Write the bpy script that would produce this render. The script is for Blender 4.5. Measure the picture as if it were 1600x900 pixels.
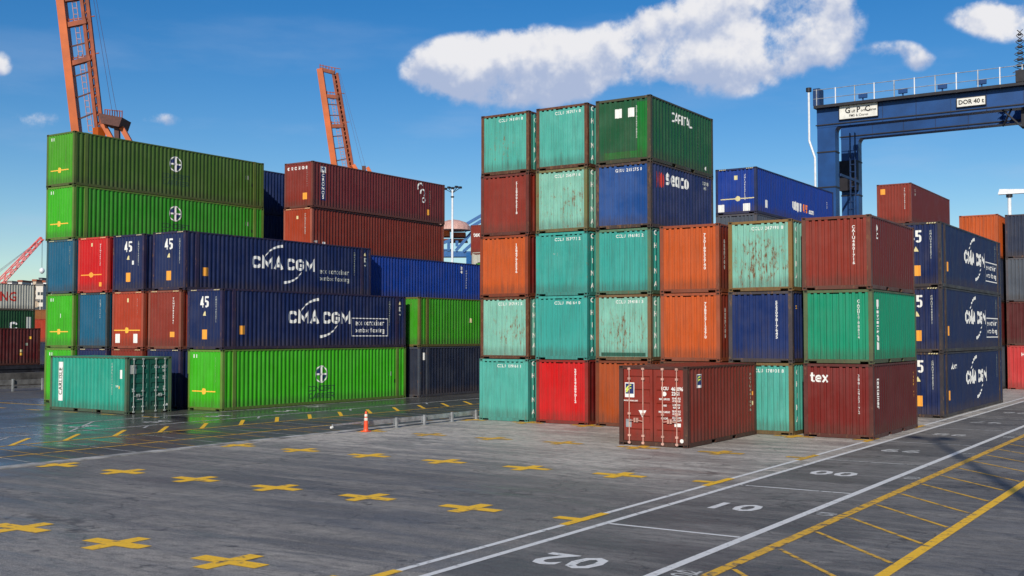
import bpy, bmesh, math, random
from mathutils import Vector, Matrix, Euler
R = math.radians
random.seed(7)
for o in list(bpy.data.objects):
    bpy.data.objects.remove(o)
S = bpy.context.scene
COL = S.collection

# ------------------------------------------------------------------ camera
F_PX, YAW, PIT, CAMH = 1746.07, 0.5844, 0.0419, 3.5954
cam_d = bpy.data.cameras.new('camera')
cam_d.sensor_width = 36.0
cam_d.lens = 36.0 * F_PX / 1600.0
cam_d.clip_start = 0.1
cam_d.clip_end = 20000
cam = bpy.data.objects.new('camera', cam_d)
COL.objects.link(cam)
cam.location = (0, 0, CAMH)
cam.rotation_euler = (math.pi / 2 + PIT, 0, YAW)
S.camera = cam
S.render.resolution_x, S.render.resolution_y = 1600, 900

# ------------------------------------------------------------------ exposure
S.view_settings.view_transform = 'Standard'
S.view_settings.look = 'None'
S.view_settings.exposure = 0.0
S.view_settings.gamma = 1.0
S.view_settings.use_curve_mapping = False

# ------------------------------------------------------------------ sun
SUN_EL = R(29)
SUN_TO = Vector((0.353, -0.936))          # horizontal direction towards the sun
SKY_ROT = math.atan2(SUN_TO.x, SUN_TO.y)
sun_d = bpy.data.lights.new('sun', 'SUN')
sun_d.energy = 4.6
sun_d.angle = R(0.53)
sun_d.color = (1.0, 0.92, 0.80)
sun = bpy.data.objects.new('sun', sun_d)
COL.objects.link(sun)
_d = Vector((-SUN_TO.x * math.cos(SUN_EL), -SUN_TO.y * math.cos(SUN_EL), -math.sin(SUN_EL)))
sun.rotation_euler = _d.to_track_quat('-Z', 'Y').to_euler()
sun.location = (30, -60, 60)


# ------------------------------------------------------------------ node helper
class NT:
    """small helper round a node tree"""
    def __init__(s, tree):
        s.t = tree; s.n = tree.nodes; s.l = tree.links

    def new(s, typ, **kw):
        nd = s.n.new(typ)
        for k, v in kw.items():
            setattr(nd, k, v)
        return nd

    def put(s, sock, v):
        if v is None:
            return
        if isinstance(v, bpy.types.NodeSocket):
            s.l.new(v, sock)
        else:
            if isinstance(v, (tuple, list)) and len(v) == 3 and sock.type == 'RGBA':
                v = (*v, 1)
            sock.default_value = v

    def math(s, op, a, b=None, c=None, clamp=False):
        nd = s.new('ShaderNodeMath', operation=op, use_clamp=clamp)
        s.put(nd.inputs[0], a); s.put(nd.inputs[1], b)
        if c is not None:
            s.put(nd.inputs[2], c)
        return nd.outputs[0]

    def mix(s, fac, a, b, blend='MIX'):
        nd = s.new('ShaderNodeMix', data_type='RGBA', blend_type=blend)
        s.put(nd.inputs['Factor'], fac) if False else s.put(nd.inputs[0], fac)
        s.put(nd.inputs[6], a); s.put(nd.inputs[7], b)
        return nd.outputs[2]

    def noise(s, vec, scale, detail=2.0, rough=0.5, lac=2.0):
        nd = s.new('ShaderNodeTexNoise')
        s.put(nd.inputs['Vector'], vec)
        nd.inputs['Scale'].default_value = scale
        nd.inputs['Detail'].default_value = detail
        nd.inputs['Roughness'].default_value = rough
        nd.inputs['Lacunarity'].default_value = lac
        return nd.outputs['Fac']

    def vmul(s, vec, v):
        nd = s.new('ShaderNodeVectorMath', operation='MULTIPLY')
        s.put(nd.inputs[0], vec); s.put(nd.inputs[1], v)
        return nd.outputs[0]

    def vadd(s, vec, v):
        nd = s.new('ShaderNodeVectorMath', operation='ADD')
        s.put(nd.inputs[0], vec); s.put(nd.inputs[1], v)
        return nd.outputs[0]

    def smooth(s, v, lo, hi, a=0.0, b=1.0):
        nd = s.new('ShaderNodeMapRange', interpolation_type='SMOOTHSTEP')
        s.put(nd.inputs['Value'], v)
        s.put(nd.inputs['From Min'], lo); s.put(nd.inputs['From Max'], hi)
        s.put(nd.inputs['To Min'], a); s.put(nd.inputs['To Max'], b)
        return nd.outputs['Result']

    def sep(s, vec):
        nd = s.new('ShaderNodeSeparateXYZ')
        s.put(nd.inputs[0], vec)
        return nd.outputs


def srgb(r, g, b):
    def f(c):
        c /= 255.0
        return c / 12.92 if c <= 0.04045 else ((c + 0.055) / 1.055) ** 2.4
    return (f(r), f(g), f(b))


def ray_dir(px, py):
    """world direction through a point of the 1600 x 900 picture"""
    X = (px - 800) / F_PX; Z = (450 - py) / F_PX
    cp, sp = math.cos(PIT), math.sin(PIT)
    y = cp - Z * sp; z = sp + Z * cp
    c, s = math.cos(-YAW), math.sin(-YAW)
    return Vector((c * X + s * y, -s * X + c * y, z))


def at(px, py, depth):
    """world point seen at (px, py) at that distance along the view axis"""
    return Vector((0, 0, CAMH)) + ray_dir(px, py) * depth


# ------------------------------------------------------------------ world : sky and clouds
W = bpy.data.worlds.new('World')
S.world = W
W.use_nodes = True
wt = NT(W.node_tree)
wt.n.clear()
out = wt.new('ShaderNodeOutputWorld')
bg = wt.new('ShaderNodeBackground')
SKY_STR = 0.070
bg.inputs['Strength'].default_value = SKY_STR
wt.l.new(bg.outputs[0], out.inputs[0])
sky = wt.new('ShaderNodeTexSky', sky_type='NISHITA')
sky.sun_disc = False
sky.sun_elevation = SUN_EL
sky.sun_rotation = SKY_ROT
sky.altitude = 0
sky.air_density = 1.0
sky.dust_density = 0.1
sky.ozone_density = 3.0
hs = wt.new('ShaderNodeHueSaturation')
hs.inputs['Saturation'].default_value = 1.42
hs.inputs['Hue'].default_value = 0.507
hs.inputs['Value'].default_value = 1.34
wt.l.new(sky.outputs[0], hs.inputs['Color'])
tc = wt.new('ShaderNodeTexCoord')
vec = tc.outputs['Generated']
sx, sy, sz = wt.sep(vec)
az = wt.math('ARCTAN2', sx, sy)
el = wt.math('ARCSINE', sz)
n_big = wt.noise(vec, 14.0, 10.0, 0.60)
n_fine = wt.noise(wt.vadd(vec, (3.1, 1.7, 0.4)), 30.0, 6.0, 0.6)
n_wisp = wt.noise(wt.vmul(vec, (2.0, 2.0, 9.0)), 2.6, 6.0, 0.55)
CL = [  # centre x, y, radius x, radius y of the puffs as they stand in the sky
    (690, 108, 56, 36, 1.2), (755, 108, 72, 50, 1.2), (842, 88, 64, 42, 1.2), (800, 134, 112, 46, 1.1), (878, 118, 44, 44, .9),
    (905, 122, 40, 22, .6), (965, 92, 56, 38, .85), (1022, 30, 34, 22, .95), (1070, 80, 116, 54, 1.1), (1190, 20, 90, 50, 1.1),
    (1162, 50, 108, 76, 1.2), (1258, 34, 80, 70, 1.2), (1308, 44, 28, 46, .9), (1120, 100, 140, 28, .85), (990, 58, 60, 26, .6),
    (72, 184, 50, 20, .92), (246, 187, 42, 14, .62), (-6, 98, 26, 20, .85),
    (1540, 22, 60, 22, .72), (1592, 36, 66, 30, .70), (1396, 78, 46, 15, .66), (1438, 98, 32, 15, .70),
]
mask = None; low = None
for cx, cy, rx, ry, amp in CL:
    d = ray_dir(cx, cy).normalized()
    a0, e0 = math.atan2(d.x, d.y), math.asin(d.z)
    ra = rx / F_PX * (0.93 if abs(cx - 800) < 400 else 0.85); re_ = ry / F_PX * 0.93
    u = wt.math('MULTIPLY', wt.math('SUBTRACT', az, a0), 1 / ra)
    v = wt.math('MULTIPLY', wt.math('SUBTRACT', el, e0), 1 / re_)
    r2 = wt.math('ADD', wt.math('MULTIPLY', u, u), wt.math('MULTIPLY', v, v))
    g = wt.math('MULTIPLY', wt.math('EXPONENT', wt.math('MULTIPLY', r2, -1.1)), amp)
    gv = wt.math('MULTIPLY', g, v)
    mask = g if mask is None else wt.math('ADD', mask, g)
    low = gv if low is None else wt.math('ADD', low, gv)
height_in = wt.math('DIVIDE', low, wt.math('ADD', mask, 0.05))        # -1 bottom .. +1 top of a puff
maskc = wt.math('MINIMUM', mask, 1.08)
gate = wt.smooth(mask, 0.06, 0.40)
dens = wt.math('ADD', maskc, wt.math('MULTIPLY', wt.math('MULTIPLY', wt.math('SUBTRACT', n_big, 0.50), 3.1), gate))
dens = wt.math('ADD', dens, wt.math('MULTIPLY', wt.math('MULTIPLY', wt.math('SUBTRACT', n_fine, 0.5), 1.3), gate))
alpha = wt.smooth(dens, 0.30, 0.98)
wisp = wt.math('MULTIPLY', wt.smooth(n_wisp, 0.46, 0.78), wt.smooth(el, 0.02, 0.30, 0.36, 0.12))
n_up = wt.noise(wt.vadd(vec, (0.004, 0.0, 0.016)), 14.0, 5.0, 0.55)
n_sm = wt.noise(vec, 14.0, 5.0, 0.55)
relief = wt.math('MULTIPLY', wt.math('SUBTRACT', n_sm, n_up), 6.0)
lit = wt.math('ADD', wt.math('MULTIPLY', height_in, 0.80), relief)
lit = wt.math('ADD', lit, wt.math('MULTIPLY', wt.math('SUBTRACT', n_fine, 0.5), 0.7))
lit = wt.smooth(lit, -0.70, 0.60)
cloud_c = wt.mix(lit, (6.0, 7.1, 9.8), (12.3, 12.2, 12.5))
c1 = wt.mix(wisp, hs.outputs[0], (6.6, 8.2, 11.0))
c2 = wt.mix(wt.math('MULTIPLY', alpha, 0.97), c1, cloud_c)
wt.l.new(c2, bg.inputs['Color'])

# ------------------------------------------------------------------ materials
def material(name):
    m = bpy.data.materials.new(name)
    m.use_nodes = True
    nt = NT(m.node_tree)
    b = nt.n['Principled BSDF']
    return m, nt, b


PG = bpy.data.node_groups.new('container_paint', 'ShaderNodeTree')
for nm, ty, dv in (('Color', 'NodeSocketColor', (.5, .5, .5, 1)), ('Seed', 'NodeSocketFloat', 0.0), ('Rust', 'NodeSocketFloat', .2),
                   ('Patch', 'NodeSocketFloat', 0.0), ('Fade', 'NodeSocketFloat', .2)):
    sk = PG.interface.new_socket(nm, in_out='INPUT', socket_type=ty)
    sk.default_value = dv
PG.interface.new_socket('Color', in_out='OUTPUT', socket_type='NodeSocketColor')
PG.interface.new_socket('Roughness', in_out='OUTPUT', socket_type='NodeSocketFloat')
PG.interface.new_socket('Height', in_out='OUTPUT', socket_type='NodeSocketFloat')
g = NT(PG)
gi = g.new('NodeGroupInput'); go = g.new('NodeGroupOutput')
tco = g.new('ShaderNodeTexCoord').outputs['Object']
sd = g.new('ShaderNodeCombineXYZ')
for k, f in enumerate((13.7, 7.3, 3.1)):
    g.put(sd.inputs[k], g.math('MULTIPLY', gi.outputs['Seed'], f))
p = g.vadd(tco, sd.outputs[0])
soft = g.noise(p, 0.9, 3.0, 0.6)
streak = g.noise(g.vmul(p, (11.0, 11.0, 0.65)), 1.0, 6.0, 0.68)
spot = g.noise(g.vmul(p, (9.0, 9.0, 3.6)), 1.0, 9.0, 0.74)
fine = g.noise(p, 34.0, 3.0, 0.6)
scr = g.noise(g.vmul(p, (16.0, 16.0, 2.2)), 1.0, 6.0, 0.7)
pale = g.mix(0.10, g.mix(1.0, gi.outputs['Color'], (1.35, 1.35, 1.35), 'MULTIPLY'), (0.50, 0.52, 0.50))
c = g.mix(g.math('MULTIPLY', g.smooth(soft, 0.35, 0.7), gi.outputs['Fade']), gi.outputs['Color'], pale)
edge_z = g.smooth(g.math('ADD', g.sep(tco)[2], g.math('MULTIPLY', streak, -0.5)), 0.0, 0.40, 0.55, 0.0)
dirt = g.math('ADD', g.math('MULTIPLY', g.smooth(streak, 0.42, 0.70), 0.50), g.math('ADD', g.math('MULTIPLY', g.smooth(fine, 0.5, 0.8), 0.22), edge_z), clamp=True)
dark = g.mix(0.6, c, (0.05, 0.035, 0.025))
c = g.mix(dirt, c, dark)
c = g.mix(g.smooth(scr, 0.70, 0.80, 0.0, 0.45), c, (0.45, 0.42, 0.38))
ox, oy, oz = g.sep(tco)
gz = g.math('MULTIPLY', g.math('SUBTRACT', oz, 1.10), 1.15)
gx = g.math('MULTIPLY', g.math('SUBTRACT', ox, g.math('MULTIPLY', g.math('SINE', gi.outputs['Seed']), .35)), 1.05)
gau = g.math('EXPONENT', g.math('MULTIPLY', g.math('ADD', g.math('MULTIPLY', gz, gz), g.math('MULTIPLY', gx, gx)), -1.0))
patch = g.math('MULTIPLY', gau, gi.outputs['Patch'])
thr = g.math('SUBTRACT', g.math('SUBTRACT', 0.715, g.math('MULTIPLY', gi.outputs['Rust'], 0.26)), g.math('MULTIPLY', patch, 0.088))
rsum = g.math('ADD', g.math('MULTIPLY', spot, 0.72), g.math('MULTIPLY', streak, 0.28))
rust = g.smooth(rsum, thr, g.math('ADD', thr, 0.05))
rc = g.mix(fine, (0.05, 0.02, 0.010), (0.24, 0.095, 0.035))
halo = g.smooth(rsum, g.math('SUBTRACT', thr, 0.06), g.math('ADD', thr, 0.03), 0.0, 0.55)
c = g.mix(halo, c, (0.24, 0.12, 0.05))
c = g.mix(g.math('MULTIPLY', rust, 0.93), c, rc)
g.l.new(c, go.inputs['Color'])
g.l.new(g.math('ADD', g.math('MULTIPLY', rust, 0.3), g.smooth(soft, 0.3, 0.7, 0.42, 0.62)), go.inputs['Roughness'])
g.l.new(g.math('SUBTRACT', g.math('ADD', g.math('MULTIPLY', fine, 0.25), g.math('MULTIPLY', soft, 1.4)), g.math('MULTIPLY', rust, 0.8)), go.inputs['Height'])

_pc = {}
PAINT_K = .74
def paint(col, rust=.15, patch=0., fade=.25, seed=None):
    col = tuple(x * PAINT_K for x in col); fade = fade * .8
    seed = random.random() * 40 if seed is None else seed
    m, nt, b = material('paint')
    gn = nt.new('ShaderNodeGroup', node_tree=PG)
    gn.inputs['Color'].default_value = (*col, 1)
    gn.inputs['Seed'].default_value = seed
    gn.inputs['Rust'].default_value = rust
    gn.inputs['Patch'].default_value = patch
    gn.inputs['Fade'].default_value = fade
    nt.l.new(gn.outputs['Color'], b.inputs['Base Color'])
    nt.l.new(gn.outputs['Roughness'], b.inputs['Roughness'])
    bm_ = nt.new('ShaderNodeBump')
    bm_.inputs['Strength'].default_value = 0.55
    bm_.inputs['Distance'].default_value = 0.022
    nt.l.new(gn.outputs['Height'], bm_.inputs['Height'])
    nt.l.new(bm_.outputs[0], b.inputs['Normal'])
    b.inputs['Specular IOR Level'].default_value = 0.35
    return m


def plain(name, col, rough=.6, metal=0., var=.12, scale=3.0, spec=.4):
    m, nt, b = material(name)
    po = nt.new('ShaderNodeTexCoord').outputs['Object']
    n = nt.noise(po, scale, 5.0, 0.6)
    dk = tuple(x * (1 - 2.2 * var) for x in col); lt = tuple(min(1, x * (1 + 1.6 * var)) for x in col)
    nt.l.new(nt.mix(nt.smooth(n, 0.3, 0.7), dk, lt), b.inputs['Base Color'])
    b.inputs['Roughness'].default_value = rough
    b.inputs['Metallic'].default_value = metal
    b.inputs['Specular IOR Level'].default_value = spec
    return m


def lettering(name, col, wear=.25):
    """stencilled paint with small flakes missing"""
    m, nt, b = material(name)
    po = nt.new('ShaderNodeTexCoord').outputs['Object']
    n = nt.noise(po, 22.0, 5.0, 0.7)
    c = nt.mix(nt.smooth(n, 0.60, 0.72, 0.0, wear * 2), col, tuple(x * .35 for x in col))
    nt.l.new(c, b.inputs['Base Color'])
    b.inputs['Roughness'].default_value = 0.55
    return m


M = {}
M['white'] = lettering('white_lettering', (.74, .74, .70))
M['dim_white'] = lettering('worn_white_lettering', (.42, .44, .40), .4)
M['faded'] = lettering('faded_lettering', (.25, .28, .22), .4)
M['dark_letter'] = lettering('dark_lettering', (.02, .055, .03))
M['navy_letter'] = lettering('navy_lettering', (.012, .025, .11))
M['black_letter'] = lettering('black_lettering', (.015, .015, .017))
M['orange_letter'] = lettering('orange_lettering', (.85, .22, .04))
M['red_letter'] = lettering('red_lettering', (.50, .035, .02))
M['yellow_mark'] = lettering('yellow_lettering', (.85, .47, .05), .15)
M['amber_plate'] = lettering('amber_plate', (.80, .34, .04), .15)
M['yellow_green'] = lettering('yellow_green_lettering', (.60, .70, .10), .1)
M['castmark'] = lettering('cream_casting_mark', (.66, .58, .30), .3)
M['green_letter'] = lettering('green_lettering', (.02, .22, .13))
M['galv'] = plain('galvanised_steel', (.42, .44, .45), .45, .5)
M['bar_pink'] = plain('painted_bar', (.52, .30, .24), .5)
M['bar_grey'] = plain('zinc_bar', (.42, .46, .44), .45, .2)
M['dark'] = plain('dark_interior', (.015, .013, .012), .9)
M['rust_frame'] = None


# ------------------------------------------------------------------ mesh helpers
def new_obj(name, me, parent=None, mats=None, objlink=False):
    o = bpy.data.objects.new(name, me)
    COL.objects.link(o)
    if parent is not None:
        o.parent = parent
    if mats:
        if objlink:
            if not me.materials:
                me.materials.append(None)
            o.material_slots[0].link = 'OBJECT'
            o.material_slots[0].material = mats
        else:
            for m in (mats if isinstance(mats, (list, tuple)) else [mats]):
                me.materials.append(m)
    return o


class MB:
    """collects boxes, bars and sheets into one mesh"""
    def __init__(s):
        s.v = []; s.f = []

    def poly(s, pts):
        n = len(s.v); s.v += [tuple(q) for q in pts]; s.f.append(tuple(range(n, n + len(pts))))

    def hexa(s, p):
        n = len(s.v); s.v += [tuple(q) for q in p]
        s.f += [tuple(n + i for i in q) for q in ((0, 3, 2, 1), (4, 5, 6, 7), (0, 1, 5, 4), (1, 2, 6, 5), (2, 3, 7, 6), (3, 0, 4, 7))]

    def box(s, x0, x1, y0, y1, z0, z1):
        s.hexa([(x0, y0, z0), (x1, y0, z0), (x1, y1, z0), (x0, y1, z0), (x0, y0, z1), (x1, y0, z1), (x1, y1, z1), (x0, y1, z1)])

    def bar(s, a, b, w, h=None, up=(0, 0, 1), w2=None, h2=None):
        """square bar from a to b"""
        h = w if h is None else h
        w2 = w if w2 is None else w2; h2 = h if h2 is None else h2
        a = Vector(a); b = Vector(b); d = (b - a).normalized(); u = Vector(up)
        if abs(d.dot(u)) > .98:
            u = Vector((0, 1, 0))
        x = d.cross(u).normalized(); z = x.cross(d).normalized()
        p = []
        for c_, ww, hh in ((a, w, h), (b, w2, h2)):
            p += [c_ - x * ww / 2 - z * hh / 2, c_ + x * ww / 2 - z * hh / 2, c_ + x * ww / 2 + z * hh / 2, c_ - x * ww / 2 + z * hh / 2]
        s.hexa(p)

    def tube(s, a, b, r, n=10, r2=None, caps=True):
        r2 = r if r2 is None else r2
        a = Vector(a); b = Vector(b); d = (b - a).normalized(); u = Vector((0, 0, 1))
        if abs(d.dot(u)) > .98:
            u = Vector((0, 1, 0))
        x = d.cross(u).normalized(); z = x.cross(d).normalized()
        k = len(s.v)
        for c_, rr in ((a, r), (b, r2)):
            for i in range(n):
                t = 2 * math.pi * i / n
                s.v.append(tuple(c_ + x * rr * math.cos(t) + z * rr * math.sin(t)))
        for i in range(n):
            j = (i + 1) % n
            s.f.append((k + i, k + j, k + n + j, k + n + i))
        if caps:
            s.f.append(tuple(k + i for i in reversed(range(n)))); s.f.append(tuple(k + n + i for i in range(n)))

    def mesh(s, name, bevel=0):
        me = bpy.data.meshes.new(name)
        me.from_pydata(s.v, [], s.f)
        bm = bmesh.new(); bm.from_mesh(me)
        if bevel:
            bmesh.ops.remove_doubles(bm, verts=bm.verts, dist=1e-5)
            bmesh.ops.bevel(bm, geom=list(bm.edges), offset=bevel, segments=1, affect='EDGES')
        bmesh.ops.recalc_face_normals(bm, faces=bm.faces)
        bm.to_mesh(me); bm.free(); me.update()
        return me

    def build(s, name, mat, parent=None, bevel=0):
        return new_obj(name, s.mesh(name, bevel), parent, mat)


def tag(o, label, cat, group=None, kind=None):
    if label: o['label'] = label
    if cat: o['category'] = cat
    if group: o['group'] = group
    if kind: o['kind'] = kind
    return o


def root(name, label, cat, loc=(0, 0, 0), rz=0., group=None):
    o = bpy.data.objects.new(name, None)
    COL.objects.link(o)
    o.empty_display_size = .3
    o.location = loc; o.rotation_euler = (0, 0, rz)
    return tag(o, label, cat, group)


# ------------------------------------------------------------------ container geometry
CW = 2.438
STD, HC = 2.591, 2.896
X1 = CW / 2
S_P, S_A, S_B, S_D = .278, .072, .070, .036      # side wall: pitch, outer flat, inner flat, depth
E_P, E_A, E_B, E_D = .236, .110, .050, .040      # end wall
CAST = None
_cache = {}


def corr_profile(u, u0, pitch, a, b, d):
    """depth behind the outermost plane at u"""
    sl = (pitch - a - b) / 2
    t = (u - u0) % pitch
    if t < a: return 0.
    if t < a + sl: return d * (t - a) / sl
    if t < a + sl + b: return d
    return d * (pitch - t) / sl


def corr_breaks(u0, u1, pitch, a, b):
    sl = (pitch - a - b) / 2
    r = []
    k = 0
    while u0 + k * pitch < u1 + 1e-6:
        for q in (0, a, a + sl, a + sl + b):
            v = u0 + k * pitch + q
            if v < u1 - 1e-4: r.append(v)
        k += 1
    return r


def side_span(L):
    return .17, L - .17


def side_prof(L):
    a, b = side_span(L)
    n = round((b - a - S_A) / S_P)
    pitch = (b - a - S_A) / n
    return a, b, pitch


def end_prof():
    a, b = -X1 + .15, X1 - .15
    n = 9
    return a, b, (b - a - E_A) / n


def side_sheet(L, H, sgn):
    a, b, pitch = side_prof(L)
    br = corr_breaks(a, b, pitch, S_A, S_B) + [b]
    mb = MB()
    z0, z1 = .15, H - .075
    xo = X1 - .014
    pr = [(u, corr_profile(u, a, pitch, S_A, S_B, S_D)) for u in br]
    pr[-1] = (b, 0)
    n = len(pr)
    for u, d in pr:
        mb.v.append((sgn * (xo - d), u, z0)); mb.v.append((sgn * (xo - d), u, z1))
    for i in range(n - 1):
        q = (2 * i, 2 * i + 2, 2 * i + 3, 2 * i + 1)
        mb.f.append(q if sgn > 0 else tuple(reversed(q)))
    me = bpy.data.meshes.new('side_wall'); me.from_pydata(mb.v, [], mb.f); me.update()
    return me


def end_sheet(H):
    a, b, pitch = end_prof()
    br = corr_breaks(a, b, pitch, E_A, E_B) + [b]
    v = []; f = []
    z0, z1, z2 = .15, H - (.150 if H < 2.7 else .112), H - .105
    yo = .02
    pr = [(u, corr_profile(u, a, pitch, E_A, E_B, E_D)) for u in br]
    pr[-1] = (b, 0)
    for u, d in pr:
        v.append((u, yo + d, z0)); v.append((u, yo + d, z1)); v.append((u, yo + d, z2))
    for i in range(len(pr) - 1):
        k = 3 * i
        f.append((k, k + 3, k + 4, k + 1))
        if pr[i][1] == 0 and pr[i + 1][1] == 0:
            f.append((k + 1, k + 4, k + 5, k + 2))       # only the outer flats run up to the header
    me = bpy.data.meshes.new('end_wall'); me.from_pydata(v, [], f); me.update()
    return me


def frame_mesh(L, H):
    mb = MB()
    ch = .118
    for sx in (-1, 1):
        for y0, y1 in ((.004, .16), (L - .16, L - .004)):
            xa, xb = sorted((sx * (X1 - .004), sx * (X1 - .15)))
            mb.box(xa, xb, y0, y1, ch, H - ch)                               # corner post
        xa, xb = sorted((sx * (X1 - .008), sx * (X1 - .07)))
        mb.box(xa, xb, .178, L - .178, H - .075, H - .012)                   # top side rail
        pk = [(1.95, 2.31), (3.75, 4.11)] if L < 7 else []
        xs = [.178] + [q for s_ in pk for q in s_] + [L - .178]
        for i in range(0, len(xs), 2):
            mb.box(xa, xb, xs[i], xs[i + 1], .02, .155)                      # bottom side rail
        for (a_, b_) in pk:
            mb.box(xa, xb, a_, b_, .132, .155)
    for y0, y1 in ((.010, .075), (L - .075, L - .010)):
        mb.box(-X1 + .162, X1 - .162, y0, y1, H - .105, H - .012)            # top end rail
        mb.box(-X1 + .46, X1 - .46, y0, y1, .015, .15)                       # bottom end rail
        for sx in (-1, 1):
            xa, xb = sorted((sx * (X1 - .162), sx * (X1 - .46)))
            mb.box(xa, xb, y0, y1, .085, .15)
    return mb.mesh('frame')


def roof_mesh(L, H):
    v = []; f = []
    n = max(4, int((L - .16) / .105)); y0 = .08
    st = (L - .16) / n
    for i in range(n + 1):
        z = H - .016 - (.018 if i % 4 in (1, 2) else 0)
        for x in (-X1 + .072, X1 - .072):
            v.append((x, y0 + i * st, z))
    for i in range(n):
        f.append((2 * i, 2 * i + 1, 2 * i + 3, 2 * i + 2))
    me = bpy.data.meshes.new('roof'); me.from_pydata(v, [], f); me.update()
    return me


def floor_mesh(L):
    mb = MB()
    mb.box(-X1 + .075, X1 - .075, .08, L - .08, .155, .18)
    k = .4
    while k < L - .3:
        mb.box(-X1 + .08, X1 - .08, k, k + .05, .04, .154)
        k += .6
    return mb.mesh('floor')


def door_mesh(L, H, side):
    """one door leaf with pressed horizontal ribs, at the y = L end"""
    xa, xb = (-X1 + .165, -.012) if side < 0 else (.012, X1 - .165)
    z0, z1 = .16, H - .115
    yo = L - .035
    v = []; f = []
    zs = [(z0, 0), (z0 + .09, 0)]
    n = 5
    seg = (z1 - z0 - .18) / n
    for i in range(n):
        b0 = z0 + .09 + i * seg
        zs += [(b0 + .05, .0), (b0 + .09, .032), (b0 + seg * .62, .032), (b0 + seg * .62 + .04, 0)]
    zs += [(z1 - .09, 0), (z1, 0)]
    for (z, d) in zs:
        for x, k in ((xa, 0), (xa + .10, 0), (xa + .13, 1), (xb - .13, 1), (xb - .10, 0), (xb, 0)):
            v.append((x, yo - d * k, z))
    for i in range(len(zs) - 1):
        for j in range(5):
            k = 6 * i + j
            f.append((k + 1, k, k + 6, k + 7))
    me = bpy.data.meshes.new('door'); me.from_pydata(v, [], f); me.update()
    return me


def casting_mesh():
    mb = MB()
    mb.box(-.081, .081, -.089, .089, -.059, .059)
    me = mb.mesh('corner_casting')
    bm = bmesh.new(); bm.from_mesh(me)
    fs = list(bm.faces)
    bmesh.ops.inset_individual(bm, faces=fs, thickness=.030, depth=0)
    r = [fc for fc in bm.faces if len(fc.verts) == 4 and fc in fs]
    bmesh.ops.inset_individual(bm, faces=r, thickness=.002, depth=-.035)
    bm.to_mesh(me); bm.free()
    me.materials.append(None); me.materials.append(M['dark'])
    for i, pl in enumerate(me.polygons):
        c_ = pl.center
        if max(abs(c_.x) / .081, abs(c_.y) / .089, abs(c_.z) / .059) < .70 and pl.area > .001:
            pl.material_index = 1
    return me


def cached(key, fn, *a):
    if key not in _cache:
        _cache[key] = fn(*a)
        if not _cache[key].materials: _cache[key].materials.append(None)
    return _cache[key]


# ------------------------------------------------------------------ lettering on walls
def glyph_mesh(s, size, bold=0., xs=1., space=1., align='CENTER', line=1.):
    cu = bpy.data.curves.new('t', 'FONT')
    cu.body = s; cu.size = size; cu.align_x = align; cu.align_y = 'CENTER'
    cu.offset = min(bold, .028) * size; cu.space_character = space; cu.space_line = line
    cu.resolution_u = 2
    ob = bpy.data.objects.new('t', cu)
    COL.objects.link(ob)
    dg = bpy.context.evaluated_depsgraph_get()
    me = bpy.data.meshes.new_from_object(ob.evaluated_get(dg))
    vs = [(v.co.x * xs, v.co.y) for v in me.vertices]; fs = [tuple(p_.vertices) for p_ in me.polygons]
    bpy.data.objects.remove(ob); bpy.data.curves.remove(cu); bpy.data.meshes.remove(me)
    return vs, fs


def rect2(w, h, t=None):
    """filled rectangle, or an outline of thickness t"""
    a, b = w / 2, h / 2
    if t is None:
        return [(-a, -b), (a, -b), (a, b), (-a, b)], [(0, 1, 2, 3)]
    v = [(-a, -b), (a, -b), (a, b), (-a, b), (-a + t, -b + t), (a - t, -b + t), (a - t, b - t), (-a + t, b - t)]
    return v, [(0, 1, 5, 4), (1, 2, 6, 5), (2, 3, 7, 6), (3, 0, 4, 7)]


def disc2(r, n=20, sx=1.):
    return [(r * sx * math.cos(6.2832 * i / n), r * math.sin(6.2832 * i / n)) for i in range(n)], [tuple(range(n))]


def arc2(cx, cy, rx, ry, a0, a1, w0, w1, n=16):
    v = []; f = []
    for i in range(n + 1):
        t = i / n; a = R(a0 + (a1 - a0) * t); w = (w0 + (w1 - w0) * t) / 2
        v += [(cx + (rx + w) * math.cos(a), cy + (ry + w) * math.sin(a)), (cx + (rx - w) * math.cos(a), cy + (ry - w) * math.sin(a))]
    for i in range(n):
        f.append((2 * i, 2 * i + 1, 2 * i + 3, 2 * i + 2))
    return v, f


def merge2(*gs):
    V = []; F = []
    for (v, f) in gs:
        k = len(V); V += v; F += [tuple(k + i for i in q) for q in f]
    return V, F


def shift2(g_, dx, dy, rot=0.):
    c_, s_ = math.cos(rot), math.sin(rot)
    return [(q[0] * c_ - q[1] * s_ + dx, q[0] * s_ + q[1] * c_ + dy) + tuple(q[2:]) for q in g_[0]], g_[1]


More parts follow.
